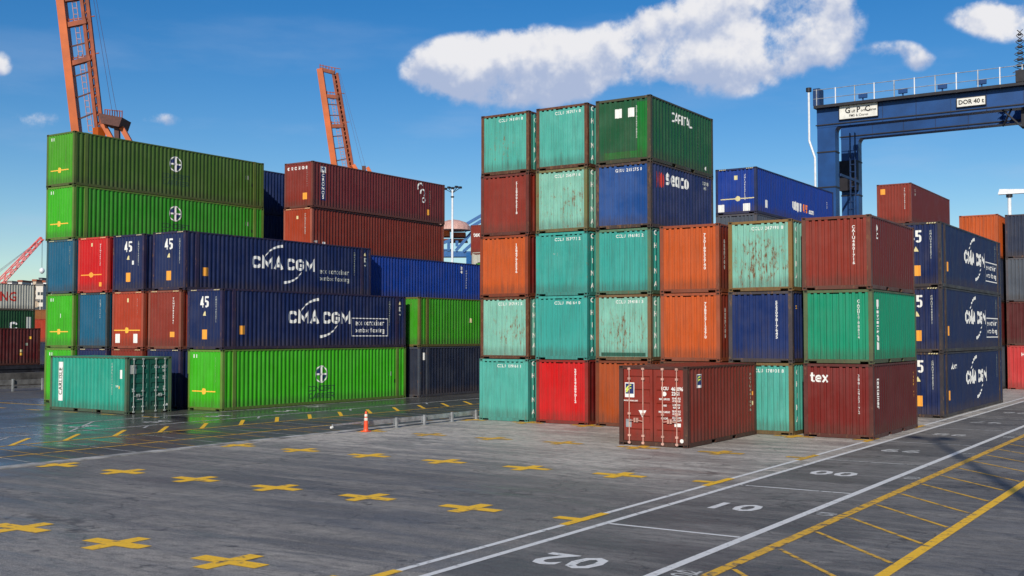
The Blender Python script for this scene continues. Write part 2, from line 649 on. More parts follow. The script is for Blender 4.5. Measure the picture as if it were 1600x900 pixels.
def on_wall(parent, name, g2, face, u, v, mat, L, H, rot=0., off=.004):
    """lay a flat shape on a corrugated wall, following its ridges.
    face: 'end' (the y=0 end), 'right' (x = +w/2), 'left' (x = -w/2), 'door' (y = L)"""
    V, F = shift2(g2, 0, 0, rot)
    bm = bmesh.new()
    if face == 'end':
        U = [(u + q[0], v + q[1]) for q in V]; a, b, pitch = end_prof(); A, B_, D = E_A, E_B, E_D
    elif face == 'right':
        U = [(u + q[0], v + q[1]) for q in V]; a, b, pitch = side_prof(L); A, B_, D = S_A, S_B, S_D
    elif face == 'left':
        U = [(u - q[0], v + q[1]) for q in V]; a, b, pitch = side_prof(L); A, B_, D = S_A, S_B, S_D
    else:
        U = [(u - q[0], v + q[1]) for q in V]
    vs = [bm.verts.new((q[0], q[1], p_[2] if len(p_) > 2 else 0.)) for q, p_ in zip(U, V)]
    for f in F:
        try: bm.faces.new([vs[i] for i in f])
        except ValueError: pass
    lo = min(q[0] for q in U); hi = max(q[0] for q in U)
    if face != 'door':
        for br in corr_breaks(a, b, pitch, A, B_):
            if lo + 1e-4 < br < hi - 1e-4:
                bmesh.ops.bisect_plane(bm, geom=list(bm.verts) + list(bm.edges) + list(bm.faces), dist=1e-6, plane_co=(br, 0, 0), plane_no=(1, 0, 0))
    for vt in bm.verts:
        uu, vv, lv_ = vt.co
        if face == 'door':
            vt.co = (uu, L - .035 + off + lv_, vv); continue
        d = corr_profile(uu, a, pitch, A, B_, D) if a <= uu <= b else 0
        if face == 'end': vt.co = (uu, .02 + d - off - lv_, vv)
        else:
            sg = 1 if face == 'right' else -1
            vt.co = (sg * (X1 - .014 - d + off + lv_), uu, vv)
    want = {'end': Vector((0, -1, 0)), 'right': Vector((1, 0, 0)), 'left': Vector((-1, 0, 0)), 'door': Vector((0, 1, 0))}[face]
    bm.normal_update()
    for f in bm.faces:
        if f.normal.dot(want) < 0: f.normal_flip()
    me = bpy.data.meshes.new(name); bm.to_mesh(me); bm.free()
    return new_obj(name, me, parent, mat)


def strip2(pts, t, closed=False, lvl=0.):
    """a stroke of width t along a path, mitred at its corners, one continuous band"""
    n = len(pts); L_ = []; R_ = []
    for i in range(n):
        p_ = Vector(pts[i])
        a_ = Vector(pts[i - 1]) if (i > 0 or closed) else None
        b_ = Vector(pts[(i + 1) % n]) if (i < n - 1 or closed) else None
        d1 = (p_ - a_).normalized() if a_ is not None else None
        d2 = (b_ - p_).normalized() if b_ is not None else None
        if d1 is None: d1 = d2
        if d2 is None: d2 = d1
        n1 = Vector((-d1.y, d1.x)); n2 = Vector((-d2.y, d2.x))
        m_ = (n1 + n2)
        m_ = n1 if m_.length < 1e-4 else m_.normalized()
        k = min(1 / max(m_.dot(n1), .3), 2.2) * t / 2
        L_.append(p_ + m_ * k); R_.append(p_ - m_ * k)
    v = []; f = []
    for a_, b_ in zip(L_, R_):
        v += [(a_.x, a_.y, lvl), (b_.x, b_.y, lvl)]
    for i in range(n - 1 + (1 if closed else 0)):
        j = (i + 1) % n
        f.append((2 * i, 2 * i + 1, 2 * j + 1, 2 * j))
    return v, f


def _arc(cx, cy, rx, ry, a0, a1, n=6):
    return [(cx + rx * math.cos(R(a0 + (a1 - a0) * i / n)), cy + ry * math.sin(R(a0 + (a1 - a0) * i / n))) for i in range(n + 1)]


def block_letter(ch, w, h, t):
    """strokes of one heavy letter in a box w x h"""
    a, b = t / 2, h - t / 2; l, r_ = t / 2, w - t / 2; m = h / 2; q = min(w, h) * (.22 if ch in 'CG' else .30)
    O = _arc(r_ - q, b - q, q, q, 0, 90) + _arc(l + q, b - q, q, q, 90, 180) + _arc(l + q, a + q, q, q, 180, 270) + _arc(r_ - q, a + q, q, q, 270, 360)
    D = {
        'C': (_arc(r_ - q, b - q, q, q, 0, 90) + _arc(l + q, b - q, q, q, 90, 180) + _arc(l + q, a + q, q, q, 180, 270) + _arc(r_ - q, a + q, q, q, 270, 360),),
        'G': (_arc(r_ - q, b - q, q, q, 0, 90) + _arc(l + q, b - q, q, q, 90, 180) + _arc(l + q, a + q, q, q, 180, 270) + _arc(r_ - q, a + q, q, q, 270, 360) + [(r_, h * .46), (w * .52, h * .46)],),
        'M': ([(l, 0), (l, h - t * .4), (w / 2, h * .30), (r_, h - t * .4), (r_, 0)],),
        'A': ([(l * .6, 0), (w / 2, h - t * .35), (w - l * .6, 0)], [(w * .26, h * .30), (w * .74, h * .30)]),
        'P': ([(l, 0), (l, h)], [(t, b)] + _arc(r_ - q, b - q, q, q, 90, 0) + _arc(r_ - q, h * .42 + q, q, q, 0, -90) + [(t, h * .42)]),
        'R': ([(l, 0), (l, h)], [(t, b)] + _arc(r_ - q, b - q, q, q, 90, 0) + _arc(r_ - q, h * .42 + q, q, q, 0, -90) + [(t, h * .42)], [(w * .5, h * .40), (r_, 0)]),
        'I': ([(w / 2, 0), (w / 2, h)],),
        'T': ([(0, b), (w, b)], [(w / 2, 0), (w / 2, h - t)]),
        'L': ([(l, h), (l, a), (w, a)],),
        'E': ([(w, b), (l, b), (l, a), (w, a)], [(t, m), (w * .85, m)]),
        'U': ([(l, h)] + _arc(l + q, a + q, q, q, 180, 270) + _arc(r_ - q, a + q, q, q, 270, 360) + [(r_, h)],),
        'N': ([(l, 0), (l, h - t * .3), (r_, t * .3), (r_, h)],),
        'O': ('closed', O), 'o': ('closed', O), '0': ('closed', O),
        'S': ([(r_, h * .72)] + _arc(r_ - q, b - q, q, q, 0, 90) + _arc(l + q, b - q, q, q, 90, 180) + _arc(l + q, m + q, q, q, 180, 270)[1:] + _arc(r_ - q, m - q, q, q, 90, 0)[1:] + _arc(r_ - q, a + q, q, q, 360, 270) + _arc(l + q, a + q, q, q, 270, 180) + [(l, h * .28)],),
        '4': ([(r_ - t * .5, 0), (r_ - t * .5, h)], [(r_ - t * .8, h), (l, h * .30), (w, h * .30)]),
        '5': ([(w, b), (l, b), (l, h * .56), (r_ - q, h * .56)] + _arc(r_ - q, h * .56 - q, q, q, 90, 0)[1:] + _arc(r_ - q, a + q, q, q, 360, 270) + _arc(l + q, a + q, q, q, 270, 200),),
        'e': ([(l, m), (r_, m)] + _arc(r_ - q, b - q, q, q, 0, 90) + _arc(l + q, b - q, q, q, 90, 180) + _arc(l + q, a + q, q, q, 180, 270) + [(w * .92, a)],),
        'c': ([(w * .95, b)] + _arc(l + q, b - q, q, q, 90, 180) + _arc(l + q, a + q, q, q, 180, 270) + [(w * .95, a)],),
        'a': ('closed', O, [(r_, 0), (r_, h)]),
        's': ([(w * .95, b), (l + q, b)] + _arc(l + q, b - (b - m) / 2, q, (b - m) / 2, 90, 270) + _arc(r_ - q, a + (m - a) / 2, q, (m - a) / 2, 90, -90) + [(w * .04, a)],),
        'x': ([(l * .6, 0), (w - l * .6, h)], [(l * .6, h), (w - l * .6, 0)]),
        't': ([(w * .36, h * 1.32), (w * .36, a + q * .5), (w * .36 + q * .7, a), (w, a)], [(0, h - t * .4), (w, h - t * .4)]),
        'm': ([(l, 0), (l, h)], [(l, b), (r_, b), (r_, 0)], [(w / 2, 0), (w / 2, b)]),
        '.': ([(0, t / 2), (t, t / 2)],),
        'n': ([(l, 0), (l, h)], [(l, b), (r_ - q, b)] + _arc(r_ - q, b - q, q, q, 90, 0) + [(r_, 0)]),
        'i': ([(w / 2, 0), (w / 2, h)], [(w / 2, h * 1.15), (w / 2, h * 1.38)]),
        'r': ([(l, 0), (l, h)], [(l, b), (w * .9, b)]),
        'b': ('closed', O, [(l, 0), (l, h * 1.45)]),
        'l': ([(w / 2, 0), (w / 2, h * 1.45)],), 'f': ([(w * .4, 0), (w * .4, h * 1.3), (w, h * 1.3)], [(0, b), (w, b)]),
        'g': ('closed', O, [(r_, h), (r_, -h * .35), (w * .1, -h * .35)]),
    }
    d = D.get(ch)
    gs = []
    if d is None: return [], []
    lvl = 0.
    closed = False
    for st_ in d:
        if st_ == 'closed': closed = True; continue
        gs.append(strip2(st_, t, closed, lvl)); closed = False; lvl += .0015
    return merge2(*gs)


def block_text(s, h, w=None, t=None, gap=None):
    """heavy lettering, centred; h cap height, w letter width, t stroke"""
    w = h * .62 if w is None else w; t = h * .2 if t is None else t; gap = t * .55 if gap is None else gap
    x = 0; gs = []
    for ch in s:
        if ch == ' ': x += w * .45; continue
        cw = {'I': t, 'M': w * 1.25, '.': t, 'i': t, 'l': t, 'm': w * 1.5, 't': w * .75, 'r': w * .7, 'f': w * .7}.get(ch, w)
        gs.append(shift2(block_letter(ch, cw, h, t), x, 0)); x += cw + gap
    return shift2(merge2(*gs), -(x - gap) / 2, -h / 2)


def stack_text(s, size, pitch, bold=.02, xs=1.):
    gs = []
    n = len(s)
    for i, ch in enumerate(s):
        if ch == ' ': continue
        gs.append(shift2(glyph_mesh(ch, size, bold, xs), 0, (n - 1) / 2 * pitch - i * pitch))
    return merge2(*gs)


# ------------------------------------------------------------------ building one container
def container(label, loc, L, H, col, rust=.15, patch=0., fade=.25, frame=None, group=None, rz=0., doors=False,
              frame_rust=.45, mid=False, bars='bar_pink', castmarks=False, post_col=None, side_col=None, door_col=None):
    r = root('shipping_container', label, 'shipping container', loc, rz, group)
    key = (round(L, 2), round(H, 3))
    seed = random.random() * 40
    pm = paint(col, rust, patch, fade, seed)
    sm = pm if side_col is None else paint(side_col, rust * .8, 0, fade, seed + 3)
    if side_col is None and patch > 0:
        sm = paint(col, rust * .6, 0, fade, seed + 3)
    fm = paint(frame if frame else tuple(.75 * c_ + .25 * q for c_, q in zip(col, (.12, .05, .025))), frame_rust, 0, .2, seed + 9)
    new_obj('frame', cached(('fr',) + key, frame_mesh, L, H), r, fm, True)
    new_obj('side_wall', cached(('sr',) + key, side_sheet, L, H, 1), r, sm, True)
    new_obj('side_wall', cached(('sl',) + key, side_sheet, L, H, -1), r, sm, True)
    new_obj('end_wall', cached(('e', round(H, 3)), end_sheet, H), r, pm, True)
    new_obj('roof', cached(('rf',) + key, roof_mesh, L, H), r, sm, True)
    new_obj('floor', cached(('fl', round(L, 2)), floor_mesh, L), r, fm, True)
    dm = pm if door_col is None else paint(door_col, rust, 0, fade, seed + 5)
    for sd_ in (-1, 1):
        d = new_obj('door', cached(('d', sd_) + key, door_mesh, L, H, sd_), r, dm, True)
        if doors:
            w = X1 - .165
            for bx in (sd_ * w * .33, sd_ * w * .80):
                mb = MB()
                y = L + .0
                mb.tube((bx, y, .05), (bx, y, H - .06), .017, 8)
                for z in (.10, .33, H * .40, H - .42, H - .10):
                    mb.box(bx - .045, bx + .045, L - .034, L + .022, z - .035, z + .035)
                mb.build('locking_bar', M[bars], d)
                mb = MB()
                hx = bx - .22 if bx > sd_ * w * .5 or sd_ > 0 else bx + .22
                hx = bx + (.20 if bx * sd_ < w * .5 else -.20) * sd_
                mb.bar((bx, L + .03, .80), (hx, L + .035, .83), .03, .022)
                mb.box(hx - .03, hx + .03, L - .033, L + .03, .76, .90)
                mb.build('door_handle', M[bars], d)
    cm = cached('cast', casting_mesh)
    if mid:
        for y in (.76, L - .76):
            for sg in (-1, 1):
                mb = MB()
                xa, xb = sorted((sg * (X1 + .001), sg * (X1 - .055)))
                mb.box(xa, xb, y - .10, y + .10, .02, H - .005)
                o = mb.build('intermediate_post', fm if post_col is None else paint(post_col, .5, 0, .1, seed + 20), r)
    for sx_ in (-1, 1):
        for y in (.089, L - .089):
            for z in (.059, H - .059):
                o = new_obj('corner_casting', cm, r)
                o.location = (sx_ * (X1 - .081), y, z)
                o.material_slots[0].link = 'OBJECT'; o.material_slots[0].material = fm
    if castmarks:
        for sx_ in (-1, 1):
            g2 = merge2(*[shift2(rect2(.07, .035), k * .105, 0, .35) for k in range(4)])
            mb = MB()
            for (xx, yy) in shift2(g2, sx_ * .80 - .15, 0)[0]: pass
            V, Fq = shift2(g2, sx_ * .80 - .15, 0)
            me = bpy.data.meshes.new('hazard_mark')
            me.from_pydata([(x, .0085, H - .055 + y) for x, y in V], [], Fq); me.update()
            new_obj('hazard_mark', me, r, M['castmark'])
    r['_L'] = L; r['_H'] = H
    return r


def num_h(r, s, x=.28, z=None, size=.17):
    H = r['_H']
    on_wall(r, 'container_number', glyph_mesh(s, size, .018, .82, 1.32), 'end', x, H - .30 if z is None else z, M['white'], r['_L'], H)


def num_v(r, s, x=.62, z=None, size=.155, mat='white', pitch=.125):
    H = r['_H']
    on_wall(r, 'container_number', stack_text(s, size, pitch, .03, .9), 'end', x, (H - .36 - len(s) * pitch / 2) if z is None else z, M[mat], r['_L'], H)


def side_v(r, s, u=.42, size=.30, pitch=.33, z=None, mat='white', rot=False):
    H = r['_H']
    if rot:
        g2 = shift2(glyph_mesh(s, size, .03, 1, 1.05), 0, 0, -math.pi / 2)
    else:
        g2 = stack_text(s, size, pitch, .03, .85)
    on_wall(r, 'lettering', g2, 'right', u, H / 2 + .1 if z is None else z, M[mat], r['_L'], H)


def plate(r, face, u, z, w, h, mat, name='label_plate'):
    on_wall(r, name, rect2(w, h), face, u, z, M[mat], r['_L'], r['_H'], off=.006)


# ------------------------------------------------------------------ colours
K = dict(
    teal=srgb(84, 180, 164), teal2=srgb(62, 170, 158), paleteal=srgb(134, 198, 178), jade=srgb(14, 152, 112),
    orange=srgb(206, 92, 34), orange2=srgb(176, 78, 28), brown=srgb(146, 52, 36), dkred=srgb(122, 34, 28), red=srgb(214, 22, 22),
    green=srgb(30, 92, 56), blue=srgb(22, 76, 146), navy=srgb(14, 44, 104), lime=srgb(66, 190, 24), olive=srgb(74, 140, 28),
    tealblue=srgb(20, 100, 134), cma=srgb(18, 38, 88), royal=srgb(16, 62, 158), rust=srgb(112, 62, 42), grey=srgb(84, 92, 104), slate=srgb(44, 54, 78),
    rbrown=srgb(142, 62, 44), redorange=srgb(186, 64, 34), white=srgb(205, 204, 190), dgreen=srgb(16, 72, 38), maroon=srgb(88, 22, 24), rbox=srgb(146, 44, 28),
    pink=srgb(206, 62, 62),
)
RUSTF = srgb(104, 62, 40)

# ------------------------------------------------------------------ block A : the central block of 20 ft containers
AX, AY, AP = -27.355 + CW / 2, 38.89, 2.805
GA = 'stacked twenty foot containers of the central block'
def A(col_, lev, label, color, rust=.2, patch=0., fade=.25, frame=None, fr=.4, **kw):
    jx = random.uniform(-.03, .03); jy = random.uniform(-.03, .03)
    return container(label, (AX + (col_ - 1) * AP + jx, AY + jy + (0.03 if lev > 1 else 0), (lev - 1) * STD), 6.058, STD,
                     K[color], rust, patch, fade, frame, GA, random.uniform(-.004, .004), frame_rust=fr, **kw)

c = A(1, 1, 'smooth teal green container on the ground at the left foot of the central block', 'teal', .10, 0, .3, K['teal'], .35)
num_h(c, 'CCLU 139868 1'); side_v(c, 'CHINA', .45, .26, .50)
c = A(1, 2, 'pale teal container with rust blotches, second from the ground in the central block left column', 'paleteal', .35, .9, .4, RUSTF, .6)
num_h(c, 'CCLU 297392 5'); side_v(c, 'CHINA', .45, .28, .42)
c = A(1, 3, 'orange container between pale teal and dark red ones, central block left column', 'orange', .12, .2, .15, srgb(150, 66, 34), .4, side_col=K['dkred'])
num_v(c, '1384792536'); plate(c, 'right', .62, .35, .25, .3, 'dim_white') if False else None
c = A(1, 4, 'dark red container with pale scratches, second from the top in the central block left column', 'brown', .15, .3, .2, srgb(110, 50, 40), .45)
num_v(c, '51280062518', .60)
c = A(1, 5, 'turquoise container with brown scrapes, on top of the central block left column', 'teal', .25, .9, .3, RUSTF, .6, post_col=K['rust'])
num_h(c, 'CCLU 741309 8'); side_v(c, 'CHINA', .50, .27, .42)

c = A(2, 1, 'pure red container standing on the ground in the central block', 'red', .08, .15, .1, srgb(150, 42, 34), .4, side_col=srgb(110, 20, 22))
num_v(c, '22134689012', .62)
c = A(2, 2, 'plain turquoise container directly above the red one', 'teal2', .06, 0, .1, K['teal2'], .3)
num_h(c, 'CCLU 196164 0'); side_v(c, 'CHINA', .45, .28, .50)
c = A(2, 3, 'turquoise container with small white chalk marks below its number, middle of its column', 'teal2', .10, 0, .3, K['teal2'], .4)
num_h(c, 'CCLU 757773 2'); side_v(c, 'CHINA', .45, .28, .50)
on_wall(c, 'chalk_mark', glyph_mesh('~ :', .22, .0), 'end', -.3, 1.72, M['dim_white'], 6.058, STD)
c = A(2, 4, 'pale mint container speckled with rust, yellow rust along its edges, left of the blue container', 'paleteal', .42, .5, .5, srgb(120, 120, 76), .6)
num_h(c, 'CCLU 256091 6'); side_v(c, 'CHINA', .45, .28, .50)
c = A(2, 5, 'mint green container on the top tier between the turquoise and the dark green ones', 'teal', .16, .25, .5, RUSTF, .6)
num_h(c, 'CCLU 787874 8'); side_v(c, 'CHINA', .45, .28, .50)

c = A(3, 1, 'brown orange container on the ground partly hidden by the dark red container with doors', 'orange2', .12, 0, .15, srgb(126, 62, 34), .4)
num_v(c, '30498815527')
c = A(3, 2, 'pale teal container with brown rust streaks and a darker band along its bottom', 'paleteal', .40, 1.0, .4, srgb(124, 98, 64), .6)
num_h(c, 'CCLU 294081 3'); side_v(c, 'CHINA', .45, .28, .42)
on_wall(c, 'repaint_band', rect2(1.95, .14), 'end', 0, .24, paint(srgb(20, 112, 92), .2), 6.058, STD)
c = A(3, 3, 'clean sea green container under the blue container with white lettering', 'teal2', .10, .1, .2, srgb(90, 130, 100), .45)
num_h(c, 'CCLU 196385 2'); side_v(c, 'CHINA', .45, .28, .50)
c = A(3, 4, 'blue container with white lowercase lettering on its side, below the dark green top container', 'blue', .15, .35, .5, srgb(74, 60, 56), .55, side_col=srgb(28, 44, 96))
num_h(c, 'GESU 245275 0', .25)
on_wall(c, 'logo', merge2(*[shift2(disc2(.34 - .02 * k, 18, .22), -.30 + k * .2, 0) for k in range(4)]), 'right', .90, 1.93, M['red_letter'], 6.058, STD)
on_wall(c, 'lettering', block_text('seaco', .44, .38, .115, .06), 'right', 2.48, 2.02, M['white'], 6.058, STD)
on_wall(c, 'container_number', glyph_mesh('SEGU 78\n4430', .20, .03, .8), 'right', 5.25, 2.15, M['dim_white'], 6.058, STD)
c = A(3, 5, 'dark green container with two white papers on its end, on top of the blue one', 'green', .12, .15, .3, srgb(74, 74, 50), .45)
num_v(c, '2201034978852', .60, None, .12, 'dim_white', .10)
for px_ in (-.20, .36):
    plate(c, 'end', px_, 1.98, .30, .36, 'white')
on_wall(c, 'repaint_band', rect2(.44, 2.2), 'end', .84, 1.27, paint(srgb(20, 122, 44), .1), 6.058, STD, off=.003)
on_wall(c, 'repaint_band', rect2(1.5, .26), 'end', -.14, .32, paint(srgb(20, 122, 44), .25), 6.058, STD, off=.003)
on_wall(c, 'lettering', block_text('CAPITAL', .38, .27, .07, .05), 'right', 2.95, 2.03, M['white'], 6.058, STD)
on_wall(c, 'container_number', stack_text('CPIU1882340', .13, .13), 'right', 4.55, 1.30, M['faded'], 6.058, STD)
on_wall(c, 'sticker', disc2(.09), 'right', 5.3, .33, M['white'], 6.058, STD)

c = A(4, 1, 'rust brown container on the ground behind the dark red container with doors', 'rbrown', .15, 0, .2, RUSTF, .5)
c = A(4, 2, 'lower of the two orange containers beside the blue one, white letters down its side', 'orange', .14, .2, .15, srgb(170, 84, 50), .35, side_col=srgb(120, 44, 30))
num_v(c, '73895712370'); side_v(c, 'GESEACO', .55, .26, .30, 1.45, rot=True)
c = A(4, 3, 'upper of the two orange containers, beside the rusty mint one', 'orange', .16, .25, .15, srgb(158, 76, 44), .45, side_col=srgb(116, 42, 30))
num_v(c, '73018932740'); side_v(c, 'GESEACO', .55, .26, .30, 1.45, rot=True)

c = A(5, 1, 'teal container on the ground between the door container and the dark red one lettered tex', 'teal', .22, .15, .35, srgb(120, 100, 60), .55)
num_h(c, 'CCLU 178938 8'); side_v(c, 'CHINA', .5, .26, .42)
c = A(5, 2, 'navy blue container between the lower orange one and the bright green one', 'navy', .12, .25, .2, srgb(72, 66, 70), .45)
num_v(c, '52309817645', .62); on_wall(c, 'label_plate', glyph_mesh('22', .16, .03), 'right', .5, 2.0, M['yellow_mark'], 6.058, STD)
c = A(5, 3, 'mint container with heavy brown rust blotches, topmost of its column beside the red brown one', 'paleteal', .45, 1.0, .4, srgb(140, 110, 56), .6)
num_h(c, 'CCLU 247998 8'); side_v(c, 'CHINA', .5, .27, .42)

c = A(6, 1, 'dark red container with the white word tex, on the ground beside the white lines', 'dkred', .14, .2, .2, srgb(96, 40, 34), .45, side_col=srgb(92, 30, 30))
num_v(c, '38012953172', .72, None, .15); on_wall(c, 'lettering', block_text('tex', .25, .21, .06, .03), 'end', -.66, 2.06, M['white'], 6.058, STD)
on_wall(c, 'lettering', shift2(glyph_mesh('textainer', .26, .03, 1, 1.1), 0, 0, -math.pi / 2), 'right', .72, 1.55, M['white'], 6.058, STD)
on_wall(c, 'container_number', stack_text('TEXU 42', .12, .14), 'right', 5.55, 1.70, M['yellow_mark'], 6.058, STD)
c = A(6, 2, 'bright jade green container between two dark red ones, central block right column', 'jade', .08, .05, .12, srgb(90, 108, 70), .4)
num_v(c, 'CAXU2708834', .72, None, .15)
on_wall(c, 'lettering_board', rect2(.34, 1.75), 'right', .75, 1.36, M['white'], 6.058, STD)
on_wall(c, 'lettering', shift2(glyph_mesh('CARLISLE', .30, .03, 1, 1.02), 0, 0, math.pi / 2), 'right', .75, 1.36, M['green_letter'], 6.058, STD, off=.010)
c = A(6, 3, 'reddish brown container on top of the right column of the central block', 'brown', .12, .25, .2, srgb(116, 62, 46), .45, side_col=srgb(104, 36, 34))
num_v(c, 'CAIU4801716', .62, None, .15); on_wall(c, 'lettering', shift2(glyph_mesh('CAI', .34, .03), 0, 0, -math.pi / 2), 'right', .85, 2.05, M['white'], 6.058, STD)

# the door container in front of the block (its doors face the camera, so it is turned round)
c = container('dark red container standing in front of the central block, closed doors with pale bars', (-16.22, 32.66 + 6.058, 0), 6.058, STD, K['rbox'], .12, 0, .2,
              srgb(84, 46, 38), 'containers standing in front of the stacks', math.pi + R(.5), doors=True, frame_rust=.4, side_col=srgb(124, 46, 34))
L, H = 6.058, STD
def dtext(s, u, v, size, bold=.03, mat='white', name='lettering'):
    on_wall(c, name, glyph_mesh(s, size, bold, .8, 1.0), 'door', u, v, M[mat], L, H)
on_wall(c, 'logo', rect2(.34, .48), 'door', .84, 1.80, M['white'], L, H, off=.006)
on_wall(c, 'logo', rect2(.29, .33), 'door', .84, 1.84, M['navy_letter'], L, H, off=.009)
on_wall(c, 'logo', merge2(arc2(.10, -.08, .22, .20, 100, 175, .03, .06), arc2(.10, -.17, .22, .20, 100, 165, .03, .06)), 'door', .84, 1.84, M['yellow_green'], L, H, off=.012)
on_wall(c, 'lettering', glyph_mesh('www.florens.com', .09, .02, .8), 'door', .80, 1.46, M['white'], L, H)
dtext('FCIU', -.42, 1.87, .15, name='container_number'); dtext('461096 6', -.90, 1.86, .17, name='container_number'); dtext('22G1', -.80, 1.71, .16)
on_wall(c, 'sticker', disc2(.075, 16), 'door', -.40, 1.70, M['white'], L, H)
for k, (a_, b_) in enumerate((('MAX.GROSS', '30.480 KG\n67.200 LB'), ('TARE', '2.180 KG\n4.810 LB'), ('MAX.CARGO', '28.300 KG\n62.390 LB'), ('CU.CAP', '33.2 CU.M\n1.173 CU.FT'))):
    dtext(a_, -.40, 1.53 - k * .205, .085); dtext(b_, -.82, 1.52 - k * .205, .085)
on_wall(c, 'label_plate', rect2(.22, .11), 'door', -.86, .72, M['white'], L, H, off=.006)
on_wall(c, 'label_plate', rect2(.20, .26), 'door', .88, .72, M['galv'], L, H, off=.006)
on_wall(c, 'warning_sign', ([(-.14, .12), (.14, .12), (0, -.12)], [(0, 1, 2)]), 'door', .38, 1.03, M['white'], L, H, off=.006)
on_wall(c, 'sticker', disc2(.065, 16), 'door', -1.0, .22, M['white'], L, H, off=.006)
on_wall(c, 'logo', rect2(.46, .44), 'left', L - .98, 2.10, M['white'], L, H)
on_wall(c, 'logo', rect2(.40, .32), 'left', L - .98, 2.13, M['navy_letter'], L, H, off=.009)
on_wall(c, 'logo', merge2(arc2(.10, -.08, .24, .20, 100, 175, .03, .07), arc2(.10, -.17, .24, .20, 100, 165, .03, .07)), 'left', L - .98, 2.13, M['yellow_green'], L, H, off=.014)
on_wall(c, 'container_number', stack_text('FCIU461096', .13, .14), 'left', .55, 1.55, M['faded'], L, H)
on_wall(c, 'label_plate', rect2(.12, .14), 'left', .34, 1.5, M['amber_plate'], L, H)
on_wall(c, 'label_plate', rect2(.12, .14), 'left', .34, 1.15, M['castmark'], L, H)

# the teal container lying across in front of the left block, doors to the right
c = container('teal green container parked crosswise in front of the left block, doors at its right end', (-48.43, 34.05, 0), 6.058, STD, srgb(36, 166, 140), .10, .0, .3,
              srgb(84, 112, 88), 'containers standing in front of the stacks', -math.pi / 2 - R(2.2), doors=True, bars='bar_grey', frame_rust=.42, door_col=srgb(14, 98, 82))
# its long side facing the camera is local +x ... turned by -90 the camera sees local +x
on_wall(c, 'lettering_board', rect2(.42, 1.85), 'right', .85, 1.38, M['white'], L, H)
on_wall(c, 'lettering', shift2(glyph_mesh('CARLISLE', .30, .02, 1, 1.05), 0, 0, math.pi / 2), 'right', .85, 1.38, M['dark_letter'], L, H, off=.010)
on_wall(c, 'container_number', stack_text('CRXU2214577', .14, .135), 'right', 4.90, 1.58, M['white'], L, H)
on_wall(c, 'label_plate', rect2(.12, .40), 'right', 5.60, 1.80, M['white'], L, H)
on_wall(c, 'lettering', glyph_mesh('22G1', .12, .02), 'right', 5.3, 1.25, M['white'], L, H)
on_wall(c, 'label_plate', rect2(.10, .12), 'right', 5.45, 1.2, M['yellow_mark'], L, H)
on_wall(c, 'label_plate', rect2(.34, .40), 'door', .88, 2.02, M['dim_white'], L, H, off=.006)
for s_, u_, v_, z_ in (('CRXU', -.42, 2.10, .13), ('221457', -.84, 2.10, .13), ('22G1', -.84, 1.94, .12), ('MGW', -.42, 1.62, .10), ('30480\n67200', -.84, 1.62, .10),
                       ('TARE', -.42, 1.18, .10), ('2240\n4940', -.84, 1.14, .10), ('NET', .84, 1.12, .10), ('CAUTION', .5, .66, .08)):
    dtext(s_, u_, v_, z_)
on_wall(c, 'sticker', disc2(.06, 16), 'door', -.98, .35, M['white'], L, H, off=.006)

# ------------------------------------------------------------------ block B : 45 ft containers on the left
LB = 13.716
BX = {1: -54.35, 2: -51.55, 3: -48.68, 4: -45.85, 5: -42.95}
BY = 36.47
GB = 'long containers stacked in the left block'
def B(col_, lev, label, color, L=LB, dx=0., H=HC, z=None, y=BY, rust=.15, fade=.2, frame=None, x=None, group=GB, **kw):
    xx = (BX[col_] if x is None else x) + CW / 2 + dx
    kw.setdefault('mid', L > 13); kw.setdefault('frame_rust', .42)
    return container(label, (xx, y + random.uniform(-.03, .03), (lev - 1) * HC if z is None else z), L, H, K[color] if isinstance(color, str) else color,
                     rust, 0, fade, frame, group, random.uniform(-.002, .002), **kw)


def arrow_mark(c, z=.9, x=0., w=1.7, mat='yellow_mark'):
    on_wall(c, 'width_mark', merge2(shift2(rect2(w / 2 - .16, .055), -w / 4 - .06, 0), shift2(rect2(w / 2 - .16, .055), w / 4 + .06, 0), disc2(.15, 12)), 'end', x, z, M[mat], c['_L'], c['_H'], off=.006)


def two_marks(c, z=None):
    for x in (-.78, -.60):
        plate(c, 'end', x, c['_H'] - .32, .07, .17, 'white', 'white_mark')


def big45(c, x=-.05, side=True):
    H = c['_H']; L = c['_L']
    on_wall(c, 'length_mark', block_text('45', .54, .25, .09, .04), 'end', x, H - .62, M['white'], L, H)
    on_wall(c, 'warning_sign', ([(-.11, -.1), (.11, -.1), (0, .13)], [(0, 1, 2)]), 'end', x + .03, H - 1.18, M['castmark'], L, H)
    plate(c, 'end', x + .03, .72, .38, .46, 'amber_plate')
    num_v(c, 'CMAU9482071', .78, None, .13, 'dim_white', .115)


